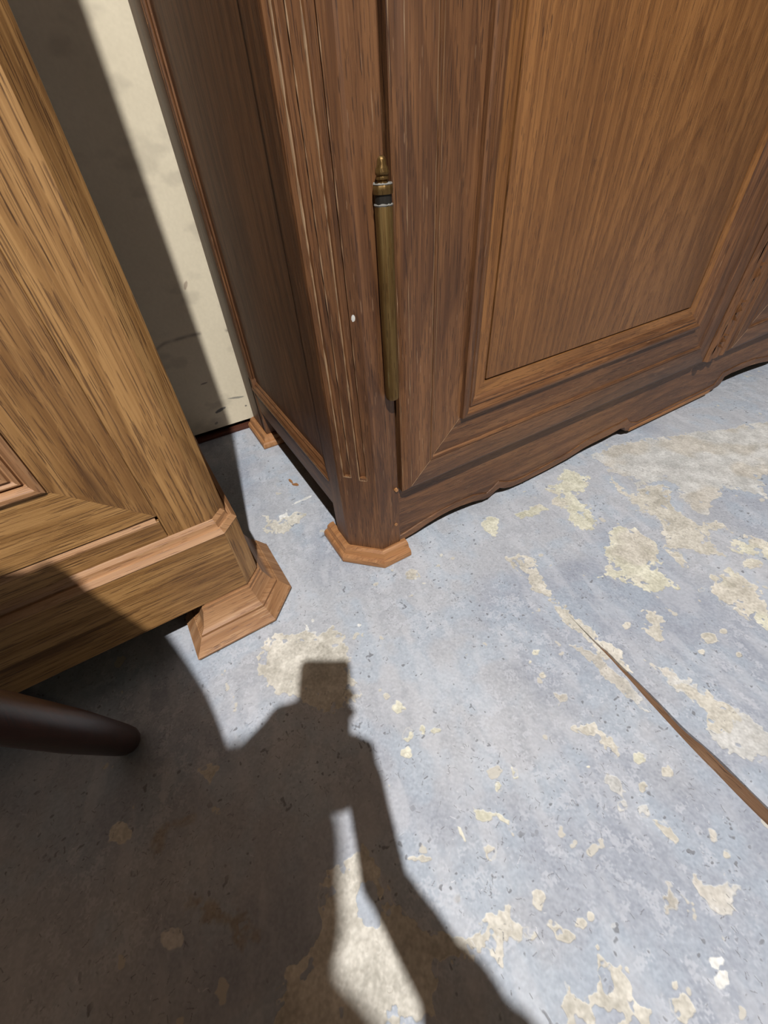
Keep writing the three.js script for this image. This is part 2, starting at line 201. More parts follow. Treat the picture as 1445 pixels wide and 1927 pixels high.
// ------------------------------------------------------------------ the floor: painted concrete, flaked down to beige concrete in patches
const PATCHES=[
[1,1.218,-0.79,1.248,-0.707,1.194,-0.658,1.131,-0.653,1.106,-0.611,1.128,-0.57,1.085,-0.563,1.07,-0.519,1.04,-0.511,1.001,-0.526,1.007,-0.58,1.041,-0.593,1.021,-0.663,1.079,-0.689,1.069,-0.731,1.137,-0.741],
[1,1.107,-0.471,1.15,-0.436,1.157,-0.377,1.136,-0.35,1.089,-0.302,1.054,-0.289,1.033,-0.223,1.014,-0.244,0.991,-0.235,0.957,-0.236,0.956,-0.266,0.938,-0.303,0.916,-0.353,0.886,-0.364,0.936,-0.376,0.984,-0.421,1.035,-0.438,1.07,-0.469],
[0,1.334,-0.678,1.303,-0.611,1.288,-0.551,1.372,-0.555,1.423,-0.519,1.415,-0.477,1.35,-0.431,1.325,-0.364,1.336,-0.3,1.307,-0.276,1.28,-0.274,1.262,-0.216,1.211,-0.24,1.199,-0.287,1.177,-0.312,1.132,-0.246,1.117,-0.256,1.132,-0.302,1.138,-0.338,1.179,-0.352,1.201,-0.38,1.255,-0.423,1.255,-0.496,1.261,-0.563,1.299,-0.642],
[2,1.365,-0.785,1.524,-0.777,1.69,-0.713,2.155,-0.53,2.313,-0.414,1.808,-0.205,1.78,-0.349,1.731,-0.355,1.671,-0.3,1.632,-0.281,1.612,-0.341,1.574,-0.38,1.494,-0.37,1.384,-0.346,1.39,-0.403,1.412,-0.452,1.453,-0.478,1.461,-0.529,1.405,-0.554,1.34,-0.556,1.367,-0.624,1.334,-0.678,1.359,-0.723],
[1,1.347,-0.239,1.399,-0.23,1.424,-0.177,1.423,-0.158,1.363,-0.129,1.351,-0.142,1.341,-0.173,1.299,-0.196,1.301,-0.219],
[1,1.159,-0.192,1.225,-0.184,1.225,-0.157,1.219,-0.101,1.183,-0.069,1.146,-0.055,1.137,-0.039,1.128,-0.009,1.097,0.005,1.099,-0.021,1.105,-0.059,1.11,-0.101,1.09,-0.122,1.108,-0.158],
[0,0.885,-0.228,0.919,-0.21,0.913,-0.169,0.881,-0.168,0.858,-0.142,0.839,-0.15,0.838,-0.189,0.864,-0.19,0.863,-0.216],
[0,0.971,-0.076,0.957,-0.072,0.942,-0.075,0.931,-0.082,0.928,-0.092,0.934,-0.1,0.947,-0.103,0.962,-0.101,0.974,-0.093,0.977,-0.084],
[0,0.829,-0.213,0.82,-0.21,0.81,-0.211,0.803,-0.216,0.801,-0.222,0.804,-0.228,0.813,-0.231,0.823,-0.23,0.83,-0.225,0.832,-0.219],
[1,1.318,-0.138,1.302,-0.136,1.282,-0.141,1.265,-0.152,1.259,-0.165,1.264,-0.174,1.281,-0.176,1.301,-0.171,1.318,-0.159,1.324,-0.147],
[0,1.389,-0.286,1.37,-0.282,1.346,-0.287,1.328,-0.3,1.321,-0.315,1.329,-0.327,1.348,-0.331,1.372,-0.325,1.391,-0.313,1.398,-0.297],
[1,1.093,-0.176,1.086,-0.174,1.078,-0.176,1.072,-0.18,1.07,-0.185,1.073,-0.189,1.08,-0.191,1.088,-0.189,1.094,-0.185,1.096,-0.18],
[0,1.014,-0.072,1.008,-0.07,1.0,-0.072,0.995,-0.075,0.993,-0.08,0.996,-0.083,1.003,-0.085,1.01,-0.084,1.016,-0.08,1.017,-0.075],
[0,0.912,-0.07,0.906,-0.069,0.9,-0.07,0.896,-0.072,0.895,-0.076,0.898,-0.08,0.903,-0.081,0.91,-0.081,0.914,-0.078,0.915,-0.074],
[0,0.976,-0.019,0.971,-0.017,0.966,-0.018,0.962,-0.021,0.961,-0.024,0.964,-0.027,0.969,-0.028,0.974,-0.027,0.978,-0.025,0.979,-0.021],
[1,0.77,-0.741,0.808,-0.734,0.82,-0.713,0.781,-0.675,0.786,-0.66,0.749,-0.657,0.737,-0.693,0.751,-0.73],
[1,0.874,-0.707,0.947,-0.694,0.993,-0.702,0.996,-0.649,0.979,-0.66,0.923,-0.661,0.884,-0.669],
[0,0.715,-0.57,0.768,-0.56,0.785,-0.509,0.753,-0.469,0.735,-0.436,0.721,-0.378,0.717,-0.333,0.716,-0.311,0.731,-0.265,0.719,-0.23,0.733,-0.182,0.726,-0.154,0.719,-0.116,0.694,-0.153,0.691,-0.208,0.695,-0.274,0.688,-0.314,0.707,-0.395,0.7,-0.442,0.709,-0.507],
[2,0.767,-0.134,0.796,-0.091,0.808,-0.025,0.833,0.049,0.84,0.079,0.836,0.106,0.813,0.138,0.749,0.124,0.728,0.085,0.732,0.041,0.761,0.025,0.771,-0.027,0.77,-0.049],
[0,0.779,-0.055,0.804,-0.023,0.828,0.031,0.815,0.059,0.768,0.063,0.74,0.037,0.771,0.005],
[2,0.642,-0.266,0.67,-0.252,0.682,-0.201,0.683,-0.133,0.674,-0.045,0.659,-0.049,0.65,-0.12,0.649,-0.197],
[2,0.518,-0.192,0.541,-0.177,0.527,-0.159,0.504,-0.168],
[1,0.57,-0.286,0.565,-0.283,0.558,-0.284,0.553,-0.287,0.551,-0.292,0.553,-0.297,0.559,-0.299,0.565,-0.299,0.57,-0.296,0.572,-0.291],
[1,0.535,-0.234,0.53,-0.233,0.525,-0.233,0.521,-0.236,0.519,-0.24,0.521,-0.243,0.525,-0.245,0.53,-0.245,0.535,-0.242,0.536,-0.238],
[1,0.534,-0.278,0.53,-0.275,0.525,-0.275,0.522,-0.277,0.522,-0.281,0.524,-0.284,0.528,-0.287,0.533,-0.287,0.536,-0.285,0.536,-0.282],
[0,0.273,-0.138,0.282,-0.123,0.277,-0.106,0.267,-0.104,0.266,-0.121],
[1,0.325,-0.131,0.333,-0.122,0.324,-0.11,0.314,-0.114],
[1,0.209,-0.124,0.22,-0.113,0.238,-0.098,0.24,-0.089,0.224,-0.088,0.207,-0.098,0.207,-0.11],
[1,0.245,-0.083,0.256,-0.066,0.251,-0.062,0.244,-0.076],
[0,0.203,-0.043,0.196,-0.039,0.188,-0.039,0.183,-0.042,0.181,-0.048,0.184,-0.055,0.19,-0.059,0.198,-0.06,0.204,-0.056,0.206,-0.05],
[0,0.234,0.051,0.226,0.055,0.216,0.055,0.208,0.051,0.206,0.043,0.21,0.036,0.218,0.031,0.228,0.031,0.236,0.036,0.238,0.044],
[0,0.096,0.018,0.109,0.018,0.126,0.014,0.146,0.026,0.173,0.022,0.164,0.036,0.167,0.052,0.187,0.073,0.18,0.079,0.16,0.059,0.14,0.052,0.109,0.063,0.105,0.053,0.105,0.043,0.095,0.034,0.081,0.031],
[0,0.205,0.069,0.224,0.078,0.228,0.091,0.235,0.104,0.224,0.103,0.212,0.093],
[0,0.269,0.108,0.264,0.109,0.257,0.108,0.251,0.104,0.248,0.1,0.249,0.096,0.254,0.094,0.261,0.096,0.267,0.099,0.27,0.104],
[0,0.284,0.109,0.281,0.11,0.277,0.11,0.273,0.108,0.272,0.105,0.274,0.102,0.278,0.101,0.282,0.101,0.285,0.103,0.286,0.106],
[0,0.307,0.133,0.304,0.134,0.3,0.134,0.298,0.133,0.297,0.13,0.298,0.128,0.301,0.127,0.304,0.127,0.307,0.129,0.308,0.131],
[0,0.258,0.139,0.266,0.128,0.272,0.142,0.281,0.166,0.279,0.184,0.273,0.2,0.27,0.214,0.246,0.233,0.21,0.212,0.224,0.194,0.205,0.18,0.181,0.186,0.142,0.172,0.183,0.139,0.192,0.147,0.196,0.159,0.221,0.164,0.238,0.158],
[0,0.308,0.228,0.328,0.237,0.33,0.252,0.308,0.25,0.299,0.24],
[4,0.42,0.247,0.412,0.25,0.403,0.248,0.396,0.244,0.394,0.239,0.398,0.234,0.406,0.232,0.416,0.233,0.423,0.237,0.424,0.243],
[4,0.406,0.261,0.398,0.263,0.388,0.262,0.382,0.258,0.38,0.253,0.384,0.248,0.393,0.246,0.402,0.247,0.409,0.251,0.411,0.256],
[2,0.432,0.132,0.44,0.14,0.427,0.166,0.408,0.178,0.399,0.169,0.389,0.166,0.408,0.148],
[2,0.475,0.154,0.489,0.163,0.472,0.177,0.491,0.186,0.528,0.183,0.531,0.198,0.532,0.211,0.508,0.22,0.482,0.221,0.457,0.209,0.457,0.192],
[0,0.489,0.076,0.507,0.092,0.503,0.118,0.489,0.123,0.484,0.103],
[2,0.562,0.13,0.582,0.142,0.57,0.156,0.552,0.159,0.543,0.15],
[2,0.485,-0.024,0.493,-0.006,0.489,0.02,0.473,0.023,0.462,0.004,0.465,-0.015],
[2,0.468,0.035,0.462,0.038,0.454,0.038,0.449,0.035,0.448,0.03,0.452,0.025,0.458,0.022,0.466,0.023,0.471,0.026,0.472,0.03],
[0,0.532,0.039,0.526,0.041,0.519,0.04,0.513,0.037,0.511,0.032,0.514,0.028,0.52,0.025,0.528,0.026,0.533,0.03,0.535,0.035],
[1,0.468,-0.045,0.464,-0.043,0.459,-0.044,0.455,-0.047,0.453,-0.05,0.454,-0.053,0.458,-0.055,0.464,-0.054,0.468,-0.051,0.47,-0.048],
[2,0.5,0.064,0.493,0.067,0.485,0.066,0.479,0.062,0.477,0.057,0.481,0.052,0.487,0.05,0.496,0.051,0.502,0.054,0.503,0.059],
[0,0.56,0.177,0.555,0.179,0.549,0.178,0.546,0.176,0.546,0.173,0.549,0.17,0.554,0.169,0.56,0.169,0.563,0.171,0.563,0.174],
[0,0.334,0.224,0.33,0.226,0.325,0.226,0.322,0.224,0.321,0.221,0.324,0.218,0.328,0.216,0.333,0.217,0.336,0.219,0.337,0.221],
[0,0.491,-0.116,0.549,-0.105,0.547,-0.062,0.534,-0.033,0.519,-0.016,0.514,-0.036,0.522,-0.073,0.5,-0.096],
[1,0.574,0.001,0.569,0.003,0.561,0.001,0.555,-0.002,0.553,-0.007,0.555,-0.011,0.561,-0.013,0.568,-0.011,0.574,-0.008,0.577,-0.003],
[0,0.597,0.048,0.59,0.05,0.583,0.049,0.577,0.045,0.575,0.04,0.578,0.036,0.585,0.034,0.592,0.035,0.598,0.039,0.6,0.044],
[0,-0.069,-0.628,-0.039,-0.698,0.009,-0.705,0.063,-0.684,0.112,-0.648,0.148,-0.639,0.154,-0.602,0.151,-0.549,0.125,-0.513,0.127,-0.472,0.131,-0.446,0.109,-0.429,0.073,-0.437,0.024,-0.453,-0.004,-0.516,-0.043,-0.54],
[1,0.2,-0.353,0.19,-0.348,0.178,-0.35,0.171,-0.36,0.172,-0.371,0.181,-0.377,0.194,-0.375,0.201,-0.365],
[0,0.454,-0.664,0.444,-0.657,0.431,-0.656,0.42,-0.664,0.415,-0.675,0.418,-0.687,0.428,-0.695,0.441,-0.695,0.452,-0.688,0.457,-0.676],
[0,0.185,-0.396,0.181,-0.393,0.177,-0.392,0.172,-0.395,0.171,-0.4,0.172,-0.404,0.175,-0.408,0.18,-0.408,0.184,-0.405,0.186,-0.401],
[0,0.178,-0.418,0.175,-0.415,0.171,-0.415,0.168,-0.417,0.166,-0.421,0.167,-0.424,0.17,-0.427,0.174,-0.427,0.177,-0.425,0.179,-0.422],
[4,0.186,-1.162,0.219,-1.175,0.213,-1.121,0.202,-1.111,0.174,-1.13],
[4,0.247,-1.199,0.326,-1.202,0.324,-1.196,0.244,-1.191],
[0,0.144,-1.191,0.168,-1.14,0.252,-1.14,0.259,-1.112,0.184,-1.073,0.116,-1.108],
[4,0.083,-0.703,0.091,-0.688,0.084,-0.678,0.093,-0.666,0.091,-0.681,0.089,-0.703],
[4,0.112,-0.648,0.109,-0.648,0.103,-0.65,0.097,-0.654,0.092,-0.659,0.091,-0.662,0.094,-0.663,0.1,-0.661,0.107,-0.657,0.111,-0.652],
[4,0.118,-0.691,0.115,-0.689,0.112,-0.688,0.109,-0.69,0.108,-0.693,0.109,-0.697,0.111,-0.7,0.114,-0.7,0.117,-0.699,0.118,-0.695],
[4,0.22,-0.606,0.218,-0.605,0.216,-0.605,0.213,-0.606,0.212,-0.608,0.213,-0.611,0.215,-0.613,0.217,-0.613,0.219,-0.611,0.22,-0.609],
[0,-0.06,-0.176,-0.037,-0.185,-0.009,-0.175,0.001,-0.135,0.004,-0.116,0.003,-0.076,0.028,-0.051,0.027,-0.03,0.075,0.005,0.1,0.014,0.157,0.03,0.164,0.052,0.139,0.05,0.082,0.03,0.076,0.044,0.065,0.029,0.024,0.024,-0.024,0.073,-0.237,-0.053,-0.186,-0.101,-0.124,-0.123,-0.091,-0.159],
[-1,-0.02,-0.091,-0.027,-0.082,-0.037,-0.076,-0.046,-0.076,-0.053,-0.08,-0.057,-0.088,-0.057,-0.099,-0.053,-0.111,-0.046,-0.121,-0.036,-0.127,-0.026,-0.128,-0.019,-0.123,-0.015,-0.114,-0.015,-0.103],
[1,0.185,-0.296,0.179,-0.291,0.172,-0.29,0.167,-0.293,0.164,-0.3,0.167,-0.307,0.173,-0.313,0.18,-0.314,0.186,-0.31,0.188,-0.303],
[1,0.214,-0.286,0.209,-0.283,0.204,-0.282,0.199,-0.285,0.198,-0.29,0.199,-0.295,0.204,-0.299,0.209,-0.3,0.214,-0.297,0.215,-0.292],
[1,0.245,-0.267,0.241,-0.265,0.233,-0.266,0.226,-0.271,0.222,-0.277,0.222,-0.281,0.226,-0.283,0.234,-0.282,0.241,-0.277,0.245,-0.272],
[1,0.162,-0.265,0.157,-0.262,0.15,-0.263,0.144,-0.267,0.141,-0.273,0.142,-0.278,0.146,-0.281,0.153,-0.281,0.16,-0.277,0.163,-0.271],
[1,0.284,-0.113,0.276,-0.107,0.268,-0.107,0.262,-0.11,0.261,-0.117,0.264,-0.125,0.272,-0.13,0.281,-0.131,0.287,-0.128,0.288,-0.12],
[1,0.237,-0.09,0.23,-0.087,0.219,-0.089,0.209,-0.096,0.203,-0.103,0.204,-0.11,0.211,-0.112,0.221,-0.11,0.232,-0.104,0.237,-0.096],
[1,0.166,-0.11,0.17,-0.106,0.167,-0.082,0.162,-0.082,0.162,-0.099],
[0,0.203,-0.045,0.197,-0.041,0.19,-0.041,0.184,-0.044,0.182,-0.05,0.184,-0.056,0.19,-0.059,0.197,-0.06,0.203,-0.056,0.205,-0.05],
[3,0.111,-0.021,0.106,-0.018,0.1,-0.018,0.094,-0.021,0.091,-0.027,0.093,-0.032,0.098,-0.035,0.104,-0.034,0.11,-0.031,0.113,-0.026],
[0,0.097,-0.095,0.092,-0.095,0.08,-0.1,0.067,-0.108,0.058,-0.116,0.055,-0.121,0.061,-0.121,0.073,-0.116,0.086,-0.108,0.095,-0.1],
[0,-0.393,-0.442,-0.399,-0.434,-0.411,-0.436,-0.424,-0.445,-0.432,-0.459,-0.431,-0.471,-0.421,-0.475,-0.408,-0.469,-0.397,-0.456],
[3,-0.355,-0.419,-0.33,-0.421,-0.274,-0.408,-0.277,-0.392,-0.323,-0.399,-0.34,-0.357,-0.365,-0.369],
[2,-0.33,-0.23,-0.336,-0.223,-0.347,-0.224,-0.359,-0.233,-0.366,-0.246,-0.364,-0.256,-0.355,-0.26,-0.342,-0.254,-0.332,-0.242],
[3,-0.319,-0.29,-0.261,-0.249,-0.203,-0.186,-0.214,-0.154,-0.254,-0.178,-0.299,-0.231],
[0,-0.25,-0.483,-0.226,-0.481,-0.211,-0.463,-0.237,-0.439,-0.246,-0.465]];
const PAINT = [160, 166, 178], PAINT2 = [170, 173, 180], PAINT3 = [154, 165, 179];
const KIND = { 0: [193, 189, 179], 1: [204, 202, 185], 2: [200, 199, 195], 3: [146, 130, 108], 4: [214, 214, 211] };
const jointX = z => 0.672 + 0.075 * Math.pow(clamp((0.2 - z) / 0.8), 1.4) - 0.012 * smooth(-0.2, 0.2, z) + 0.006 * (vn(z * 9, 4.5) - 0.5) + 0.004 * (vn(z * 31, 8.5) - 0.5);
const jointW = z => 0.026 * smooth(-0.36, 0.12, z) * (0.75 + 0.5 * vn(z * 14, 2.5));
function floorMaps(x0, x1, z0, z1, W, H, seed) {
  const col = new Float32Array(W * H * 3), bmp = new Float32Array(W * H), dx = (x1 - x0) / W, dz = (z1 - z0) / H, cover = new Float32Array(W * H).fill(-1);
  const kindAt = new Int8Array(W * H).fill(-9);
  // flaked patches: signed distance to the outline, roughened by noise
  for (const P of PATCHES) {
    const kind = P[0], pts = []; for (let i = 1; i < P.length; i += 2) pts.push([P[i], P[i + 1]]);
    let bx0 = 9, bx1 = -9, bz0 = 9, bz1 = -9; for (const q of pts) { bx0 = Math.min(bx0, q[0]); bx1 = Math.max(bx1, q[0]); bz0 = Math.min(bz0, q[1]); bz1 = Math.max(bz1, q[1]); }
    const pad = 0.02, amp = Math.min(0.014, 0.12 * Math.min(bx1 - bx0, bz1 - bz0) + 0.003);
    const i0 = Math.max(0, Math.floor((bx0 - pad - x0) / dx)), i1 = Math.min(W - 1, Math.ceil((bx1 + pad - x0) / dx)), j0 = Math.max(0, Math.floor((bz0 - pad - z0) / dz)), j1 = Math.min(H - 1, Math.ceil((bz1 + pad - z0) / dz));
    for (let j = j0; j <= j1; j++) for (let i = i0; i <= i1; i++) {
      const x = x0 + (i + 0.5) * dx, z = z0 + (j + 0.5) * dz; let d = 1e9, inside = false;
      for (let k = 0, m = pts.length - 1; k < pts.length; m = k++) {
        const ax = pts[m][0], az = pts[m][1], ex = pts[k][0] - ax, ez = pts[k][1] - az, t = clamp(((x - ax) * ex + (z - az) * ez) / (ex * ex + ez * ez + 1e-12));
        const qx = x - ax - ex * t, qz = z - az - ez * t; d = Math.min(d, qx * qx + qz * qz);
        if ((pts[k][1] > z) !== (az > z) && x < (ax - pts[k][0]) * (z - pts[k][1]) / (az - pts[k][1]) + pts[k][0]) inside = !inside;
      }
      d = Math.sqrt(d) * (inside ? 1 : -1);
      d += amp * ((vf(x * 60, z * 60) - 0.5) * 1.2 + (vf(x * 150, z * 150) - 0.5) * 0.9 + (vf(x * 25 + 5, z * 25) - 0.5) * 1.2);
      const q = j * W + i;
      if (kind === -1) { if (d > 0) { cover[q] = -1; kindAt[q] = -9; } }
      else if (d > 0) { cover[q] = Math.max(cover[q], d); kindAt[q] = kind; }
    }
  }
  for (let j = 0; j < H; j++) { for (let i = 0; i < W; i++) {
    const x = x0 + (i + 0.5) * dx, z = z0 + (j + 0.5) * dz, q = j * W + i;
    const big = ff(x * 3.1 + 4, z * 3.1, 4), mid = ff(x * 14, z * 14 + 3, 3), fine = vf(x * 190, z * 190), f2 = vf(x * 90 + 7, z * 90), f3 = vf(x * 330, z * 330 + 11);
    let c = mix3(PAINT, PAINT2, smooth(0.35, 0.65, big)); c = mix3(c, PAINT3, smooth(0.45, 0.7, mid) * 0.6);
    const sp = (fine - 0.5) * 13 + (f3 - 0.5) * 12 + (mid - 0.5) * 26 + (big - 0.5) * 22; c = [c[0] + sp, c[1] + sp, c[2] + sp * 0.95];
    // rubbed pale streaks
    const st = ff(x * 26 + z * 6, z * 9 - x * 2, 4); c = mix3(c, [196, 198, 204], smooth(0.5, 0.72, st) * 0.36);
    const scuff = smooth(0.6, 0.72, f3 * 0.35 + vf(x * 55 + 3, z * 55) * 0.65) * smooth(0.46, 0.64, ff(x * 5 + 60, z * 5, 3)); c = mix3(c, [194, 197, 205], scuff * 0.45);
    // dark pits
    const pit = smooth(0.78, 0.86, f2 * 0.6 + fine * 0.4) * smooth(0.4, 0.62, mid); c = mix3(c, [108, 110, 116], pit * 0.75);
    // small flakes
    const fl = smooth(0.79, 0.81, ff(x * 21 + 40, z * 21, 4)); c = mix3(c, KIND[0], fl * 0.9);
    let h = 150 + (f2 - 0.5) * 26 + (fine - 0.5) * 30 + (mid - 0.5) * 30 - pit * 40 - fl * 22;
    if (kindAt[q] > -9) {
      let k = KIND[kindAt[q]]; const m2 = ff(x * 30 + 9, z * 30, 4), m3 = ff(x * 8, z * 8 + 20, 3), e = cover[q];
      if (kindAt[q] === 2) k = mix3(k, [187, 181, 170], smooth(0.42, 0.62, m3));
      if (kindAt[q] === 1) k = mix3(k, [190, 185, 174], smooth(0.5, 0.7, m3));
      const s2 = (m2 - 0.5) * 56 + (fine - 0.5) * 26 + (f3 - 0.5) * 18 + (m3 - 0.5) * 26; k = [k[0] + s2, k[1] + s2, k[2] + s2];
      const hole = kindAt[q] !== 4 && e < 0.03 ? smooth(0.66, 0.7, ff(x * 46 + 3, z * 46, 3)) : 0;
      const soft = kindAt[q] === 3 ? 0.55 * smooth(0, 0.02, e) : kindAt[q] === 2 ? 0.85 * smooth(0, 0.004, e) : smooth(0, 0.0016, e);
      c = mix3(c, k, soft * (1 - hole));
      if (kindAt[q] !== 3 && kindAt[q] !== 4) { h -= 34 * smooth(0, 0.002, e) * (1 - hole); if (e < 0.0035 && e > 0.0008) c = mix3(c, [212, 209, 200], 0.35); }
    }
    col[q * 3] = c[0]; col[q * 3 + 1] = c[1]; col[q * 3 + 2] = c[2]; bmp[q] = h;
  } }
  // short dark scratches and hairs, and pale nicks
  const R = rng(seed), area = (x1 - x0) * (z1 - z0);
  for (let s = 0; s < area * 2600; s++) {
    let x = x0 + R() * (x1 - x0), z = z0 + R() * (z1 - z0), a = R() * 6.28; const len = 0.003 + 0.011 * R() * R(), bend = (R() - 0.5) * 1.6 / 0.01, pale = R() < 0.16, st = 0.25 + 0.5 * R(), n = Math.ceil(len / dx);
    if (vf(x * 5 + 1, z * 5) < 0.35 + 0.25 * R()) continue;
    for (let k = 0; k < n; k++) {
      const i = Math.floor((x - x0) / dx), j = Math.floor((z - z0) / dz); if (i < 0 || j < 0 || i >= W || j >= H) break; const q = j * W + i, t = pale ? 216 : 104;
      for (let u = 0; u < 3; u++) col[q * 3 + u] = mix(col[q * 3 + u], t + (u === 2 ? 4 : 0), st); bmp[q] -= pale ? 0 : 20;
      x += Math.cos(a) * dx; z += Math.sin(a) * dx; a += bend * dx;
    }
  }
  const c8 = new Uint8Array(W * H * 4), b8 = new Uint8Array(W * H * 4);
  for (let j = 0; j < H; j++) for (let i = 0; i < W; i++) { const q = j * W + i, o = q * 4; for (let u = 0; u < 3; u++) { c8[o + u] = clamp(col[q * 3 + u], 0, 255); b8[o + u] = clamp(bmp[q], 0, 255); } c8[o + 3] = b8[o + 3] = 255; }
  return { map: dataTex(c8, W, H, true), bump: dataTex(b8, W, H, false) };
}
const floor = new THREE.Group(); floor.name = 'floor'; floor.userData = { kind: 'structure', label: 'worn blue-grey painted concrete floor with beige flaked patches', category: 'floor', origin: [0, 0, 0] }; scene.add(floor);
// a slab cast between two edges that run along z; uv spans the slab's own rectangle
function floorSlab(name, rect, left, right, mat) {
  const [x0, x1, z0, z1] = rect, n = 90, b = new Bag(), T = -0.12;
  for (let k = 0; k < n; k++) {
    const za = mix(z0, z1, k / n), zb = mix(z0, z1, (k + 1) / n), a0 = left(za), a1 = right(za), b0 = left(zb), b1 = right(zb);
    b.quad([a0, 0, za], [b0, 0, zb], [b1, 0, zb], [a1, 0, za]); b.quad([a0, T, za], [a1, T, za], [b1, T, zb], [b0, T, zb]);
    b.quad([a0, 0, za], [a0, T, za], [b0, T, zb], [b0, 0, zb]); b.quad([a1, 0, za], [b1, 0, zb], [b1, T, zb], [a1, T, za]);
  }
  for (const z of [z0, z1]) b.quad([left(z), 0, z], [right(z), 0, z], [right(z), T, z], [left(z), T, z]);
  let g = toCreasedNormals(b.geo(), 0.5); const p = g.attributes.position, uv = new Float32Array(p.count * 2);
  for (let i = 0; i < p.count; i++) { uv[i * 2] = (p.getX(i) - x0) / (x1 - x0); uv[i * 2 + 1] = (p.getZ(i) - z0) / (z1 - z0); }
  g.setAttribute('uv', new THREE.BufferAttribute(uv, 2)); g.scale(S, S, S);
  const m = new THREE.Mesh(g, mat); m.name = name; m.castShadow = m.receiveShadow = true; floor.add(m); return m;
}
const fm = (rect, W, H, seed) => { const t = floorMaps(...rect, W, H, seed); return new THREE.MeshStandardMaterial({ map: t.map, bumpMap: t.bump, bumpScale: 0.0028, roughness: 0.62 }); };
const RL = [-0.8, 0.76, -1.95, 0.5], RR = [0.64, 2.9, -1.0, 0.5];
floorSlab('slab', RL, () => RL[0], z => jointX(z), fm(RL, 1304, 2048, 5));
floorSlab('slab', RR, z => jointX(z) + jointW(z), () => RR[1], fm(RR, 2048, 1360, 6));
{ const t = floorMaps(10, 12, 10, 12, 512, 512, 8), mk = (w, d) => { const a = t.map.clone(), c = t.bump.clone(); a.repeat.set(w / 2, d / 2); c.repeat.set(w / 2, d / 2); return new THREE.MeshStandardMaterial({ map: a, bumpMap: c, bumpScale: 0.0014, roughness: 0.62 }); };
  for (const r of [[-5, -0.8, -1.95, 0.5], [0.752, 6, -1.95, -1.0], [2.9, 6, -1.0, 0.5], [-5, 6, 0.5, 7]]) floorSlab('slab', r, () => r[0], z => r[1], mk(r[1] - r[0], r[3] - r[2])); }
{ const b = new Bag(), n = 60; for (let k = 0; k < n; k++) { const za = mix(-0.5, 0.5, k / n), zb = mix(-0.5, 0.5, (k + 1) / n), ya = -0.003 - 0.005 * vn(za * 40, 1), yb = -0.003 - 0.005 * vn(zb * 40, 1); const e = 0.02; b.quad([jointX(za) - e, ya, za], [jointX(zb) - e, yb, zb], [jointX(zb) + jointW(zb) + e, yb - 0.002, zb], [jointX(za) + jointW(za) + e, ya - 0.002, za]); }
  add(floor, 'joint_filler', b.geo(), new THREE.MeshStandardMaterial({ map: WF.map, bumpMap: WF.bump, bumpScale: 0.002, color: new THREE.Color().setRGB(0.42, 0.39, 0.4), roughness: 0.95 }), 'z', { label: 'reddish brown filler in the floor joint' }); }
console.log('floor done', Math.round(performance.now()));
// ------------------------------------------------------------------ walls, ceiling
function wallTex() {
  const W = 1024, H = 1024, c8 = new Uint8Array(W * H * 4);
  for (let j = 0; j < H; j++) for (let i = 0; i < W; i++) {
    const x = i / W * 2 - 1, y = j / H * 2; // metres-like units: x -1..1, y 0..2
    let c = [218, 207, 182]; const s = (fbm(x * 5 + 8, y * 5, 4) - 0.5) * 16 + (vn(x * 150, y * 150) - 0.5) * 5; c = c.map(v => v + s);
    const dirt = smooth(0.58, 0.75, fbm(x * 9 + 30, y * 14, 4)) * 0.15; c = mix3(c, [120, 112, 100], dirt);
    const crease = Math.exp(-Math.pow((y - 0.43 - 0.03 * (vn(x * 12, 3) - 0.5) - 0.03 * x) / 0.006, 2)) * smooth(0.3, 0.6, vn(x * 30, 9)); c = mix3(c, [120, 110, 98], crease * 0.55);
    const k = (j * W + i) * 4; c8[k] = clamp(c[0], 0, 255); c8[k + 1] = clamp(c[1], 0, 255); c8[k + 2] = clamp(c[2], 0, 255); c8[k + 3] = 255;
  }
  const mark = (mx, my, len, th, ang, col, a) => { for (let j = 0; j < H; j++) { const y = j / H * 2; if (Math.abs(y - my) > len) continue; for (let i = 0; i < W; i++) { const x = i / W * 2 - 1, u = (x - mx) * Math.cos(ang) + (y - my) * Math.sin(ang), v = -(x - mx) * Math.sin(ang) + (y - my) * Math.cos(ang), d = (u / len) ** 2 + (v / th) ** 2; if (d < 1) { const t = a * smooth(1, 0.5, d + 0.5 * (vn(x * 120, y * 120) - 0.5)), k = (j * W + i) * 4; for (let q = 0; q < 3; q++) c8[k + q] = mix(c8[k + q], col[q], t); } } } };
  mark(0.185, 0.115, 0.03, 0.008, 0.25, [90, 90, 88], 0.8); mark(0.27, 0.15, 0.04, 0.005, -0.15, [120, 118, 110], 0.7); mark(0.16, 0.25, 0.02, 0.004, 0.1, [100, 90, 80], 0.6); mark(0.3, 0.1, 0.006, 0.004, 0, [90, 86, 80], 0.7); mark(0.15, 0.06, 0.01, 0.006, 0.4, [130, 125, 115], 0.7); mark(0.22, 0.62, 0.02, 0.006, 1.0, [130, 110, 95], 0.5);
  return dataTex(c8, W, H, true);
}
const wallMat = new THREE.MeshStandardMaterial({ map: wallTex(), roughness: 0.85 });
const plain = new THREE.MeshStandardMaterial({ color: new THREE.Color().setRGB(0.02, 0.019, 0.013), roughness: 0.9 });
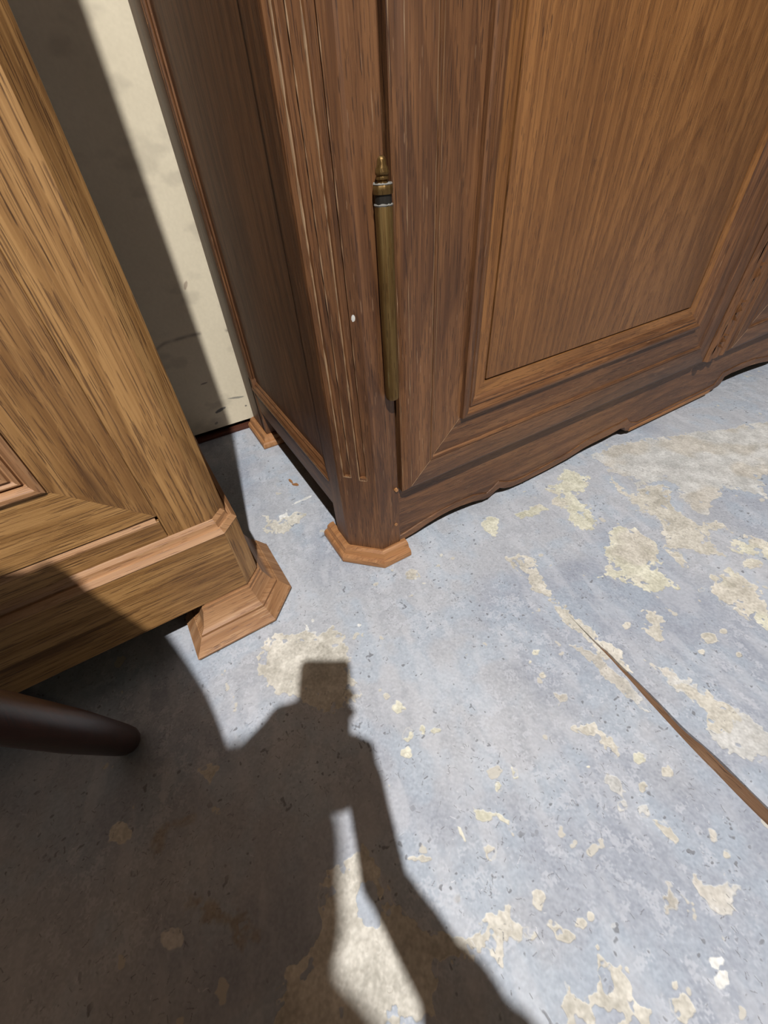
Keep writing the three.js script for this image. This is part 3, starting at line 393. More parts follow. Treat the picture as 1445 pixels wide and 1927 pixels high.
function structure(name, x0, x1, y0, y1, z0, z1, mat, uvf) {
  const g = new THREE.BoxGeometry(x1 - x0, y1 - y0, z1 - z0); g.translate((x0 + x1) / 2, (y0 + y1) / 2, (z0 + z1) / 2);
  if (uvf) { const p = g.attributes.position, uv = g.attributes.uv; for (let i = 0; i < p.count; i++) uv.setXY(i, ...uvf(p.getX(i), p.getY(i))); }
  g.scale(S, S, S); const m = new THREE.Mesh(g, mat); m.name = name; m.userData = { kind: 'structure' }; m.castShadow = m.receiveShadow = true; scene.add(m); return m;
}
const ZW = -1.86, CEIL = 6.1;
structure('wall_back', -2.45, 3.7, 0.035, 3.5, ZW - 0.04, ZW, wallMat, (x, y) => [(x + 1) / 2, y / 2]).userData.label = 'cream painted wall with scuff marks behind the two armoires';
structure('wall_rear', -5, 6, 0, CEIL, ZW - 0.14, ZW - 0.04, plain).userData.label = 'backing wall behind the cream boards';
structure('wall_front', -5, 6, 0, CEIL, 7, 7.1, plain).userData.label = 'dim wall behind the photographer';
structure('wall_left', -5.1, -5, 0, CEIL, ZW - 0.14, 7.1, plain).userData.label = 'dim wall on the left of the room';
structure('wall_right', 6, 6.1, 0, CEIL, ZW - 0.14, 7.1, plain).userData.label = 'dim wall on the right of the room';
structure('ceiling', -5.1, 6.1, CEIL, CEIL + 0.1, ZW - 0.14, 7.1, plain).userData.label = 'dim ceiling of the room';
{ const t = thing('baseboard_back', 'reddish brown wooden strip along the foot of the cream wall', 'baseboard', [0, 0, ZW], { kind: 'structure' });
  add(t, 'strip', box(-5, 6, 0.0, 0.014, ZW - 0.02, ZW + 0.022, 0.003), woodMat(WD, 0xe0a890, 0.8), 'x'); }
// lamps: glowing bulbs with their light
function pendant(name, label, at, power, colour, radius, glow) {
  const t = thing(name, label, 'lamp', [at[0], CEIL, at[2]]); const [x, y, z] = at, black = new THREE.MeshStandardMaterial({ color: 0x151515, roughness: 0.6 });
  const lathe = pts => { const g = new THREE.LatheGeometry(pts.map(q => new THREE.Vector2(...q)), 24); g.translate(x, y, z); return bare(g); };
  add(t, 'ceiling_rose', lathe([[0, CEIL - y - 0.02], [0.07, CEIL - y - 0.02], [0.08, CEIL - y]]), black);
  add(t, 'cord', lathe([[0.006, 0.14], [0.006, CEIL - y - 0.02]]), black);
  add(t, 'socket', lathe([[0, 0.16], [0.025, 0.15], [0.028, 0.07], [0.022, 0.045]]), black);
  add(t, 'bulb', lathe([[0, -0.05], [0.03, -0.042], [0.048, -0.015], [0.05, 0], [0.044, 0.024], [0.024, 0.055], [0.02, 0.07]]), new THREE.MeshStandardMaterial({ color: 0x111111, emissive: colour, emissiveIntensity: glow }));
  add(t, 'shade', lathe([[0.03, 0.15], [0.06, 0.145], [0.2, 0.085], [0.215, 0.07], [0.205, 0.072], [0.06, 0.13], [0.03, 0.14]]), new THREE.MeshStandardMaterial({ color: new THREE.Color().setRGB(0.05, 0.06, 0.05), roughness: 0.5 }));
  const l = new THREE.PointLight(colour, power, 0, 2); l.position.set(0, (y - CEIL) * S, 0); l.castShadow = true; l.shadow.radius = radius; l.shadow.mapSize.set(2048, 2048); t.add(l); l.name = 'lamp_light';
}
pendant('pendant_lamp', 'bare bright bulb hanging from the ceiling behind the photographer', LAMP_AT, LAMP_POWER, LAMP_COLOUR, 1.5, 6);
pendant('pendant_lamp_001', 'warm dim bulb hanging at the far end of the room', FILL_AT, FILL_POWER, FILL_COLOUR, 2, 3);
// ------------------------------------------------------------------ the dark oak armoire
const YT = 3.4;   // its height
{
  const XL = 0.316, XR = 3.63, ZF = -0.774, ZB = -1.835, CH = 0.077, ZD = -0.758;
  const t = thing('armoire', 'large dark brown oak armoire with brass hinge and scalloped apron', 'armoire', [(XL + XR) / 2, 0, (ZF + ZB) / 2]);
  // corner post with a chamfer that carries two flutes
  const onC = (s, d) => [XL + CH * s + d * 0.7071, ZF - CH + CH * s - d * 0.7071];   // d: depth into the wood
  const flute = [[0.155, 0], [0.175, 0.007], [0.21, 0.0105], [0.3, 0.0105], [0.335, 0.007], [0.353, 0]], fl2 = [[0.558, 0], [0.578, 0.007], [0.613, 0.0105], [0.7, 0.0105], [0.735, 0.007], [0.755, 0]];
  const plan = f => [[XL + 0.02, -0.932], [XL, -0.932], [XL, ZF - CH - 0.004], onC(0.03, 0), ...(f ? [...flute, ...fl2].map(q => onC(...q)) : []), onC(0.97, 0), [XL + CH + 0.004, ZF], [0.457, ZF], [0.461, ZF - 0.004], [0.461, -0.95], [XL + 0.02, -0.95]];
  const post = add(t, 'corner_post', merged([prism(plan(false), 0, 0.322), prism(plan(true), 0.322, YT)]), M.dark, 'y', { crease: 20, label: 'chamfered corner post with two flutes' });
  { const dir = [0.7071, 0, 0.7071], nn = [-0.7071, 0, 0.7071], at = (s, y) => { const q = onC(s, 0); return [q[0], y, q[1]]; };
    sub(post, 'worn_line', wornLine(at(0.15, 0.32), at(0.15, YT), dir, nn, 0.0042, 1, 150, 0.97), M.pale, 'y', { label: 'pale worn edge of the flute' });
    sub(post, 'worn_line', wornLine(at(0.35, 0.32), at(0.355, YT), dir, nn, 0.0024, 2, 150, 0.6), M.pale, 'y');
    sub(post, 'worn_line', wornLine(at(0.557, 0.315), at(0.555, YT), dir, nn, 0.0036, 3, 150, 0.9), M.pale, 'y');
    sub(post, 'worn_line', wornLine(at(0.757, 0.315), at(0.757, YT), dir, nn, 0.0018, 4, 150, 0.45), M.pale, 'y');
    sub(post, 'worn_line', wornLine(at(0.15, 0.321), at(0.36, 0.321), [0, 1, 0], nn, 0.004, 5, 12, 0.9), M.pale, 'x');
    sub(post, 'worn_line', wornLine(at(0.56, 0.314), at(0.75, 0.314), [0, 1, 0], nn, 0.003, 6, 12, 0.8), M.pale, 'x');
    const chip = new Bag(), R = rng(21), cc = at(0.83, 0.73), pts = []; for (let k = 0; k < 9; k++) { const a = k / 9 * 6.283, r = 0.0028 + 0.0024 * R(); pts.push([cc[0] + dir[0] * Math.cos(a) * r, cc[1] + Math.sin(a) * r * 1.8, cc[2] + dir[2] * Math.cos(a) * r]); }
    for (let k = 0; k < 9; k++) chip.tri([cc[0] + nn[0] * 0.0012, cc[1], cc[2] + nn[2] * 0.0012], pts[k], pts[(k + 1) % 9]);
    sub(post, 'paint_fleck', chip.geo(), M.white, 'y', { label: 'small white paint fleck' }); }
  add(t, 'corner_post', prism([[XR, -0.932], [XR, ZF - CH], [XR - CH, ZF], [XR - 0.145, ZF], [XR - 0.145, -0.95]], 0, YT), M.dark, 'y');
  // side: back post, bottom rail with a moulded top edge, recessed panel
  add(t, 'back_post', box(XL, XL + 0.07, 0, YT, ZB, -1.668, 0.003), M.dark, 'y');
  const rail = add(t, 'side_rail', prism([[XL + 0.002, -1.668], [XL + 0.002, -0.932], [XL + 0.03, -0.932], [XL + 0.03, -1.668]], 0.16, 0.258), M.dark, 'z');
  sub(rail, 'moulding', sweep([[XL + 0.002, -1.67], [XL + 0.002, -0.932]], [[-0.001, 0.25], [0.004, 0.252], [0.0045, 0.258], [0.0015, 0.262], [0.0012, 0.266], [-0.002, 0.272], [-0.007, 0.276], [-0.008, 0.281], [-0.014, 0.287], [-0.028, 0.287], [-0.028, 0.25]]), M.dark, 'z', { crease: 25 });
  sub(rail, 'worn_line', wornLine([XL - 0.0025, 0.254, -1.668], [XL - 0.0025, 0.254, -0.932], [0, 1, 0], [-1, 0.3, 0], 0.0028, 9, 60, 0.8), M.pale, 'z');
  const sp = add(t, 'side_panel', box(XL + 0.018, XL + 0.03, 0.25, YT, -1.7, -0.92, 0), M.dark, 'y');
  for (const [za, zb, zc] of [[-0.945, -0.932, -0.95], [-1.668, -1.655, -1.65]]) sub(sp, 'panel_bead', prism([[XL + 0.003, za], [XL + 0.003, zb], [XL + 0.02, zb], [XL + 0.02, za], [XL + 0.01, zc]], 0.28, YT), M.dark, 'y');
  add(t, 'side_panel', box(XR - 0.03, XR - 0.01, 0.16, YT, ZB, -0.94, 0), M.dark, 'y');
  add(t, 'back_board', box(XL + 0.07, XR - 0.03, 0.16, YT, ZB, ZB + 0.02, 0), M.dark, 'y');
  add(t, 'bottom_board', box(XL + 0.03, XR - 0.03, 0.2, 0.225, ZB + 0.02, -0.86, 0), M.dark, 'x');
  add(t, 'top_board', box(XL, XR, YT, YT + 0.04, ZB, ZF, 0.004), M.dark, 'x');
  // feet
  const fp = [[-0.004, 0], [0.031, 0], [0.0348, 0.006], [0.0356, 0.014], [0.034, 0.023], [0.029, 0.029], [0.0225, 0.0308], [0.0212, 0.0335], [0.0195, 0.041], [0.0165, 0.0455], [0.011, 0.048], [0.006, 0.0505], [-0.004, 0.0505]];
  add(t, 'foot', sweep([[XL, -0.975], [XL, ZF - CH], [XL + CH, ZF], [0.476, ZF]], fp), M.foot, 'x', { crease: 25, label: 'pale orange moulded front foot' });
  add(t, 'foot', sweep([[XR - 0.16, ZF], [XR - CH, ZF], [XR, ZF - CH], [XR, -0.975]], fp), M.foot, 'x', { crease: 25 });
  add(t, 'foot', sweep([[XL, ZB], [XL, -1.645], [XL + 0.09, -1.645]], fp), M.foot, 'z', { crease: 25, label: 'pale moulded back foot' });
  add(t, 'back_post_leg', box(XL, XL + 0.07, 0, 0.3, -1.69, -1.645, 0.002), M.dark, 'y');
  // scalloped apron with a lower lip
  const low = [[0.461, 0.036], [0.477, 0.039], [0.53, 0.047], [0.574, 0.058], [0.616, 0.065], [0.659, 0.068], [0.703, 0.066], [0.757, 0.058], [0.805, 0.045], [0.833, 0.044], [0.856, 0.058], [0.874, 0.064], [0.9, 0.05], [0.93, 0.042], [0.982, 0.038], [1.113, 0.042], [1.23, 0.05], [1.291, 0.062], [1.344, 0.066], [1.446, 0.068], [1.505, 0.074], [1.53, 0.07], [1.545, 0.05], [1.566, 0.043], [1.615, 0.036], [1.693, 0.04], [2.076, 0.045], [2.129, 0.043], [2.19, 0.05], [2.209, 0.062], [2.212, 0.09], [2.26, 0.094], [2.423, 0.086], [2.512, 0.075], [2.629, 0.055], [2.75, 0.045], [2.95, 0.04], [3.1, 0.06], [3.13, 0.044], [3.3, 0.066], [3.42, 0.05], [XR - 0.145, 0.036]];
  const inc = [[0.461, 0.062], [0.489, 0.068], [0.54, 0.079], [0.608, 0.09], [0.688, 0.094], [0.754, 0.09], [0.795, 0.078], [0.815, 0.07], [0.84, 0.082], [0.865, 0.1], [0.9, 0.082], [0.94, 0.068], [0.99, 0.064], [1.113, 0.07], [1.22, 0.08], [1.296, 0.1], [1.4, 0.104], [1.479, 0.106], [1.53, 0.112], [1.56, 0.085], [1.615, 0.066], [1.7, 0.066], [2.07, 0.072], [2.15, 0.074], [2.181, 0.122], [2.321, 0.126], [2.445, 0.117], [2.536, 0.1], [2.65, 0.082], [2.95, 0.068], [3.1, 0.086], [3.3, 0.094], [3.42, 0.078], [XR - 0.145, 0.062]];
  const re = l => [[0.461, l[0][1] - 0.018], ...l.slice(1, -1).map(q => [q[0] * 1.019, 1 - (1 - q[1]) * 1.019]).filter(q => q[0] < XR - 0.15), [XR - 0.145, l[0][1] - 0.018]], incR = re(inc), lowR = re(low);
  const ap = add(t, 'apron', slab([...incR, [XR - 0.145, 0.262], [0.461, 0.262]], -0.84, -0.8, 0.0012), M.dark, 'x', { label: 'scalloped lower rail' });
  sub(ap, 'apron_lip', slab([...lowR, ...incR.slice().reverse()], -0.838, -0.7965, 0.0025), M.dark, 'x');
  sub(ap, 'repair_strip', box(1.6, 2.17, 0.021, 0.037, -0.815, -0.7945, 0.002), M.foot, 'x', { label: 'orange repair strip' });
  // two pegs in the post
  for (const [x, y, d] of [[0.4505, 0.263, 0.006], [0.446, 0.129, 0.002]]) { const g = new THREE.CylinderGeometry(0.0055, 0.0066, 0.012, 7); g.rotateX(Math.PI / 2); g.translate(x, y, ZF - 0.006 + d); add(t, 'peg', g, M.peg, 'z', { label: 'pale wooden peg' }); }
  // doors
  function door(x0, x1, label) {
    const r = { x0, x1, y0: 0.245, y1: 3.25 }, back = -0.04;
    const P1 = [[0, -0.016], [0.004, -0.012], [0.012, -0.0045], [0.0205, 0], [0.0815, 0], [0.0822, -0.0016], [0.0836, -0.0016], [0.0845, 0.0012], [0.088, 0.0022], [0.0915, 0.0008], [0.0945, -0.0035], [0.18, -0.0035]];
    const P2 = [[0.178, -0.012], [0.1808, -0.001], [0.181, 0.008], [0.186, 0.0115], [0.193, 0.0112], [0.2, 0.0072], [0.2035, 0.0028], [0.206, 0.0024], [0.2075, 0.0046], [0.2115, 0.0046], [0.214, 0.001], [0.2185, 0.0004], [0.2225, -0.003], [0.228, -0.0065]];
    const P3 = [[0.226, -0.0066], [0.2585, -0.0085], [0.2592, -0.0165]];
    const d = new THREE.Group(); d.name = 'door'; d.userData.label = label; t.add(d); d.userData.origin = t.userData.origin;
    for (const s of ['left', 'right', 'bottom', 'top']) {
      const v = s === 'left' || s === 'right';
      add(d, v ? 'stile' : 'rail', frameSide(r, s, P1, ZD, back), M.dark, v ? 'y' : 'x', { crease: 40 });
      add(d, 'moulding', frameSide(r, s, P2, ZD, back), M.dark, v ? 'y' : 'x', { crease: 45 });
      add(d, 'panel_margin', frameSide(r, s, P3, ZD, back), M.darkPanel, v ? 'y' : 'x');
    }
    add(d, 'panel', box(x0 + 0.263, x1 - 0.263, 0.508, 2.99, ZD - 0.03, ZD - 0.0075, 0.003), M.darkPanel, 'y', { off: [0.62 - (x0 + (x1 - x0) * 0.66), 0.02], label: 'flat figured oak panel' });
    add(d, 'panel_groove', box(x0 + 0.2, x1 - 0.2, 0.45, 3.04, ZD - 0.035, ZD - 0.0162, 0), M.dark, 'y');
    const L = (a, b, w, n, wd, sd, keep) => add(d, 'worn_line', wornLine(a, b, w, n, wd, sd, 90, keep), M.pale, 'y');
    L([x0 + 0.0208, 0.266, ZD], [x0 + 0.0208, 3.2, ZD], [1, 0, 0], [0, 0, 1], 0.0022, 31, 0.6); L([x0 + 0.002, 0.25, ZD - 0.0138], [x0 + 0.002, 3.2, ZD - 0.0138], [1, 0, 1], [-1, 0, 1], 0.0018, 32, 0.5);
    L([x0 + 0.0828, 0.328, ZD - 0.0012], [x0 + 0.0828, 3.1, ZD - 0.0012], [1, 0, 0], [0, 0, 1], 0.0016, 33, 0.9); L([x0 + 0.095, 0.34, ZD - 0.0034], [x0 + 0.095, 3.1, ZD - 0.0034], [1, 0, 0], [0, 0, 1], 0.0014, 34, 0.7);
    L([x0 + 0.0828, 0.3278, ZD - 0.0012], [x1 - 0.0828, 0.3278, ZD - 0.0012], [0, 1, 0], [0, 0, 1], 0.0018, 35, 0.9);
    L([x0 + 0.2608, 0.51, ZD - 0.0145], [x0 + 0.2608, 2.9, ZD - 0.0145], [1, 0, 0], [0, 0, 1], 0.0016, 37, 0.6);
    L([x0 + 0.021, 0.266, ZD + 0.0002], [x0 + 0.083, 0.328, ZD + 0.0002], [1, -1, 0], [0, 0, 1], 0.001, 38, 0.9); L([x0 + 0.095, 0.34, ZD - 0.0033], [x0 + 0.178, 0.423, ZD - 0.0033], [1, -1, 0], [0, 0, 1], 0.001, 39, 0.9);
    delete d.userData.origin; return d;
  }
  door(0.472, 1.888, 'left door with moulded panel frame'); door(2.046, 3.47, 'right door with moulded panel frame');
  // cracked meeting strip between the doors
  { const brush = g => { g = bare(g); g.computeVertexNormals(); const b = new Brush(g); b.updateMatrixWorld(true); return b; }, ev = new Evaluator(); ev.attributes = ['position', 'normal']; ev.useGroups = false;
    let strip = brush(prism([[1.891, -0.79], [1.891, -0.764], [1.899, -0.752], [1.913, -0.7495], [1.927, -0.754], [1.933, -0.762], [1.94, -0.7605], [1.957, -0.756], [1.978, -0.757], [1.991, -0.763], [1.994, -0.7595], [2.012, -0.754], [2.026, -0.757], [2.033, -0.768], [2.033, -0.79]].reverse(), 0.252, 3.25));
    for (const [x, y, l, w] of [[1.905, 0.275, 0.05, 0.004], [1.912, 0.345, 0.07, 0.0045], [1.945, 0.3, 0.05, 0.0035], [1.952, 0.4, 0.07, 0.005], [1.915, 0.46, 0.08, 0.005], [1.96, 0.51, 0.08, 0.005], [1.91, 0.59, 0.09, 0.005], [1.955, 0.66, 0.1, 0.005], [1.915, 0.74, 0.1, 0.005]]) strip = ev.evaluate(strip, brush(slab([[x - w * 0.2, y], [x + w, y + l * 0.4], [x + w * 0.5 + 0.003, y + l], [x - w * 0.6, y + l * 0.55]], -0.786, -0.74)), SUBTRACTION);
    add(t, 'meeting_strip', strip.geometry, M.dark, 'y', { crease: 20, label: 'cracked moulded strip where the doors meet' }); }
  // brass barrel hinge with finial
  { const hx = 0.4445, hz = -0.7575, la = (pts, seg = 28) => { const g = new THREE.LatheGeometry(pts.map(q => new THREE.Vector2(...q)), seg); g.translate(hx, 0, hz); return bare(g); };
    const hg = new THREE.Group(); hg.name = 'hinge'; hg.userData.label = 'long brass barrel hinge with acorn finial'; t.add(hg); hg.userData.origin = t.userData.origin;
    add(hg, 'barrel', la([[0, 0.549], [0.0135, 0.549], [0.0152, 0.552], [0.0158, 0.56], [0.0158, 0.906], [0.015, 0.9085], [0, 0.909]]), M.brass, 'y', { crease: 40 });
    add(hg, 'pin', la([[0.0152, 0.903], [0.0148, 0.925]]), M.brassDark);
    add(hg, 'collar', la([[0, 0.922], [0.0165, 0.923], [0.0172, 0.928], [0.0168, 0.934], [0.015, 0.937], [0.009, 0.938], [0.0085, 0.9405], [0.0105, 0.9425], [0.0105, 0.945], [0.0092, 0.947], [0.0112, 0.949], [0.0118, 0.952], [0.0102, 0.957], [0.008, 0.961], [0.0078, 0.964], [0.007, 0.968], [0.0045, 0.9715], [0, 0.973]]), M.brass, 'y', { crease: 40, label: 'brass collar and acorn finial' });
    const R = rng(4); for (const [y, r] of [[0.9365, 0.0152], [0.9085, 0.0152]]) { const g = new THREE.TorusGeometry(r, 0.0014, 5, 30); g.rotateX(Math.PI / 2); const p = g.attributes.position; for (let i = 0; i < p.count; i++) p.setY(i, p.getY(i) * (0.5 + 1.4 * R())); g.translate(hx, y, hz); add(hg, 'paint_rim', g, M.rim, 'y', { label: 'pale paint on the brass rim' }); }
    delete hg.userData.origin; }
}
// ------------------------------------------------------------------ the light oak armoire on the left (its own axes; turned slightly)
{
  const t = thing('armoire_001', 'golden light oak armoire with chamfered corner and moulded plinth', 'armoire', [0, 0, -0.81], { local: true, turn: 0.02486 });
  const XW = -2.4, ZBK = -0.98, core = [[-0.006, 0], [0.036, -0.042], [0.036, ZBK]];
  // plinth
  add(t, 'plinth', sweep([[XW, 0], core[0]], [[0, 0.124], [0, 0.318], [-0.03, 0.318], [-0.03, 0.124]], null, core[1]), M.oak, 'x', { label: 'deep plinth board' });
  add(t, 'plinth_corner', sweep([core[0], core[1]], [[0, 0.124], [0, 0.318], [-0.03, 0.318], [-0.03, 0.124]], [XW, 0], core[2]), M.oak, 'y');
  add(t, 'plinth_side', sweep([core[1], core[2]], [[0, 0.124], [0, 0.318], [-0.03, 0.318], [-0.03, 0.124]], core[0], null), M.oak, 'z');
  const cap = [[-0.04, 0.316], [0.0005, 0.317], [0.0012, 0.319], [-0.0078, 0.331], [-0.0098, 0.3316], [-0.0125, 0.3285], [-0.015, 0.329], [-0.0175, 0.334], [-0.0185, 0.342], [-0.0195, 0.3435], [-0.026, 0.3515], [-0.034, 0.353], [-0.04, 0.353]];
  add(t, 'plinth_cap', sweep([[XW, 0], core[0]], cap, null, core[1]), M.oakTrim, 'x', { crease: 25, label: 'pinkish moulded cap' });
  add(t, 'plinth_cap', sweep([core[0], core[1]], cap, [XW, 0], core[2]), M.oakTrim, 'x', { crease: 25 });
  add(t, 'plinth_cap', sweep([core[1], core[2]], cap, core[0], null), M.oakTrim, 'z', { crease: 25 });
  // post with chamfer
  const A = [-0.017, -0.027], B = [0.019, -0.063];
  add(t, 'corner_post', prism([[-0.1165, -0.06], [-0.1165, -0.0285], [-0.115, -0.027], A, [A[0] - 0.0, A[1] - 0.012], [-0.06, -0.06]], 0.33, YT), M.oak, 'y', { off: [0.43, 0.3] });
  add(t, 'post_chamfer', prism([A, B, [0.019, -0.14], [0.0, -0.14], [-0.03, -0.06]], 0.33, YT), M.oak, 'y', { off: [0.1, 0.66] });
  add(t, 'side_panel', box(-0.01, 0.015, 0.33, YT, ZBK, -0.13, 0), M.oak, 'y');
  add(t, 'back_post', box(-0.01, 0.019, 0.33, YT, ZBK, ZBK + 0.1, 0.002), M.oak, 'y');
  add(t, 'back_board', box(XW, -0.01, 0.33, YT, ZBK, ZBK + 0.02, 0), M.oak, 'y');
  add(t, 'top_board', box(XW, 0.019, YT, YT + 0.03, ZBK, -0.02, 0.004), M.oak, 'x');
  add(t, 'bottom_board', box(XW, 0.0, 0.3, 0.316, ZBK, -0.05, 0), M.oak, 'x');
  // fixed bottom rail with a bevelled top edge, door above it
  const rl = add(t, 'bottom_rail', slab([[XW, 0.34], [-0.1175, 0.34], [-0.1175, 0.4], [XW, 0.4]], -0.06, -0.0265, 0.0008), M.oak, 'x');
  sub(rl, 'bevel', sweep([[XW, -0.0265], [-0.1225, -0.0265]], [[-0.02, 0.395], [0.0005, 0.3955], [0.001, 0.4], [-0.004, 0.4095], [-0.0075, 0.4135], [-0.02, 0.4135]]), M.oakTrim, 'x', { label: 'pinkish bevelled edge' });
  const r = { x0: -2.0, x1: -0.1167, y0: 0.4135, y1: 3.2 }, ZDL = -0.0272, back = -0.06;
  const d = new THREE.Group(); d.name = 'door'; d.userData.label = 'oak door with mitred frame and moulded panel'; t.add(d); d.userData.origin = [0, 0, 0];
  const P1 = [[0, -0.001], [0.0006, 0], [0.1365, 0], [0.1375, -0.008]];
  const P2 = [[0.1372, -0.012], [0.138, 0.004], [0.1425, 0.0075], [0.1495, 0.0065], [0.154, 0.001], [0.157, -0.004], [0.1585, -0.011], [0.1615, -0.011], [0.163, -0.004], [0.166, -0.0025], [0.169, -0.004], [0.171, -0.0085], [0.1735, -0.0085], [0.176, -0.004], [0.2, -0.008], [0.215, -0.012], [0.216, -0.018]];
  for (const s of ['right', 'bottom', 'left', 'top']) { const v = s === 'left' || s === 'right';
    add(d, v ? 'stile' : 'rail', frameSide(r, s, P1, ZDL, back), v ? M.oak : M.oak, v ? 'y' : 'x', { off: v ? [0.3, 0.15] : undefined });
    add(d, 'moulding', frameSide(r, s, P2, ZDL, back), M.oakTrim, v ? 'y' : 'x', { crease: 40 }); }
  add(d, 'panel', box(r.x0 + 0.2, r.x1 - 0.205, r.y0 + 0.205, r.y1 - 0.2, ZDL - 0.03, ZDL - 0.016, 0.002), M.oak, 'y');
  delete d.userData.origin;
  // foot
  const fp = [[-0.02, 0], [0.05, 0], [0.051, 0.006], [0.063, 0.007], [0.0675, 0.01], [0.068, 0.016], [0.064, 0.02], [0.0415, 0.0505], [0.0375, 0.052], [0.0365, 0.0505], [0.036, 0.058], [0.0285, 0.0635], [0.0235, 0.069], [0.0165, 0.086], [0.011, 0.1], [0.008, 0.106], [0.0055, 0.1065], [0.005, 0.116], [-0.002, 0.1165], [-0.002, 0.1245], [-0.02, 0.1245]];
  add(t, 'foot', sweep([[-0.124, -0.085], [-0.124, 0], core[0], core[1], [0.036, -0.225]], fp), M.oakTrim, 'x', { crease: 28, label: 'moulded bracket foot' });
  add(t, 'foot', box(-2.3, -2.12, 0, 0.1245, -0.2, 0.03, 0.01), M.oakTrim, 'x');
  add(t, 'foot', box(-0.06, 0.06, 0, 0.1245, ZBK, ZBK + 0.14, 0.01), M.oakTrim, 'x');
  add(t, 'foot', box(-2.3, -2.12, 0, 0.1245, ZBK, ZBK + 0.14, 0.01), M.oakTrim, 'x');
}
// ------------------------------------------------------------------ the dark chair beside the photographer: one raked leg shows, the rest shades the left armoire
function limbTube(pts, radii, seg = 14) {   // a round bar through points with its own radius at each
  const c = new THREE.CatmullRomCurve3(pts.map(q => new THREE.Vector3(...q)), false, 'centripetal'), n = 24, fr = c.computeFrenetFrames(n, false), b = new Bag(), rings = [];
  for (let i = 0; i <= n; i++) { const p = c.getPoint(i / n), f = i / n * (radii.length - 1), k = Math.min(radii.length - 2, Math.floor(f)), r = mix(radii[k], radii[k + 1], f - k), ring = []; for (let s = 0; s < seg; s++) { const a = s / seg * 6.28318; ring.push(p.clone().addScaledVector(fr.normals[i], Math.cos(a) * r).addScaledVector(fr.binormals[i], Math.sin(a) * r).toArray()); } rings.push(ring); }
  for (let i = 0; i < n; i++) for (let s = 0; s < seg; s++) b.quad(rings[i][s], rings[i][(s + 1) % seg], rings[i + 1][(s + 1) % seg], rings[i + 1][s]);
  for (const [i, q] of [[0, pts[0]], [n, pts[pts.length - 1]]]) for (let s = 0; s < seg; s++) b.tri(q, rings[i][s], rings[i][(s + 1) % seg]);
  return b.geo();
}
{
  const t = thing('wooden_chair', 'dark reddish wooden chair with round raked legs beside the light armoire', 'chair', [-0.66, 0, -0.2]);
  const leg = (foot, top) => { const at = k => [mix(foot[0], top[0], k), mix(foot[1], top[1], k), mix(foot[2], top[2], k)]; return limbTube([at(0), at(0.02), at(0.05), at(0.35), at(0.6), at(1)], [0.02, 0.028, 0.031, 0.034, 0.031, 0.024]); };
  const SY = 0.76, feet = [[-0.375, 0.004, -0.625], [-1.12, 0.004, -0.58], [-1.05, 0.004, 0.36], [-0.3, 0.004, 0.3]], tops = [[-0.318, SY, -0.345], [-1.02, SY, -0.32], [-0.98, SY, 0.2], [-0.38, SY, 0.17]];
  feet.forEach((f, k) => add(t, 'leg', leg(f, tops[k]), M.chair, 'y', { crease: 60 }));
  // seat: a rounded plank, slightly dished
  { const s = new THREE.Shape(); s.moveTo(-1.06, 0.38); s.quadraticCurveTo(-1.13, 0.3, -1.12, 0.0); s.quadraticCurveTo(-1.1, -0.36, -0.98, -0.37); s.lineTo(-0.36, -0.37); s.quadraticCurveTo(-0.3, -0.36, -0.29, 0.0); s.quadraticCurveTo(-0.28, 0.3, -0.36, 0.36); s.closePath();
    const g = new THREE.ExtrudeGeometry(s, { depth: 0.035, bevelEnabled: true, bevelSize: 0.012, bevelThickness: 0.012, bevelSegments: 3, bevelOffset: -0.012, curveSegments: 12 }); g.rotateX(Math.PI / 2); g.scale(1, 1, -1); g.scale(1, 1, -1); g.translate(0, SY + 0.035, 0); add(t, 'seat', g, M.chair, 'z', { crease: 30 }); }
  // back: two raked stiles, a curved top rail, slats
  const st = [[[-0.262, 0.76, -0.03], [-0.294, 0.98, -0.125], [-0.39, 1.31, -0.27]], [[-1.06, 0.76, -0.2], [-1.09, 0.98, -0.28], [-1.12, 1.31, -0.4]]];
  for (const p of st) add(t, 'back_stile', limbTube(p, [0.026, 0.028, 0.022]), M.chair, 'y', { crease: 60 });
  { const cv = st.map(p => new THREE.CatmullRomCurve3(p.map(q => new THREE.Vector3(...q)), false, 'centripetal')), bag = new Bag(), n = 12, m = 8, T = 0.009; const P = (i, j, s) => { const u = i / n, k = mix(0.02, 0.99, j / m), a = cv[0].getPoint(k), b = cv[1].getPoint(k), bow = -0.07 * Math.sin(Math.PI * u); return [mix(a.x, b.x, u), mix(a.y, b.y, u), mix(a.z, b.z, u) + bow + s]; };
    for (let i = 0; i < n; i++) for (let j = 0; j < m; j++) { bag.quad(P(i, j, T), P(i + 1, j, T), P(i + 1, j + 1, T), P(i, j + 1, T)); bag.quad(P(i, j, -T), P(i, j + 1, -T), P(i + 1, j + 1, -T), P(i + 1, j, -T)); }
    for (let i = 0; i < n; i++) for (const j of [0, m]) bag.quad(P(i, j, T), P(i + 1, j, T), P(i + 1, j, -T), P(i, j, -T));
    add(t, 'back_panel', bag.geo(), M.chair, 'x', { crease: 30 }); }
}
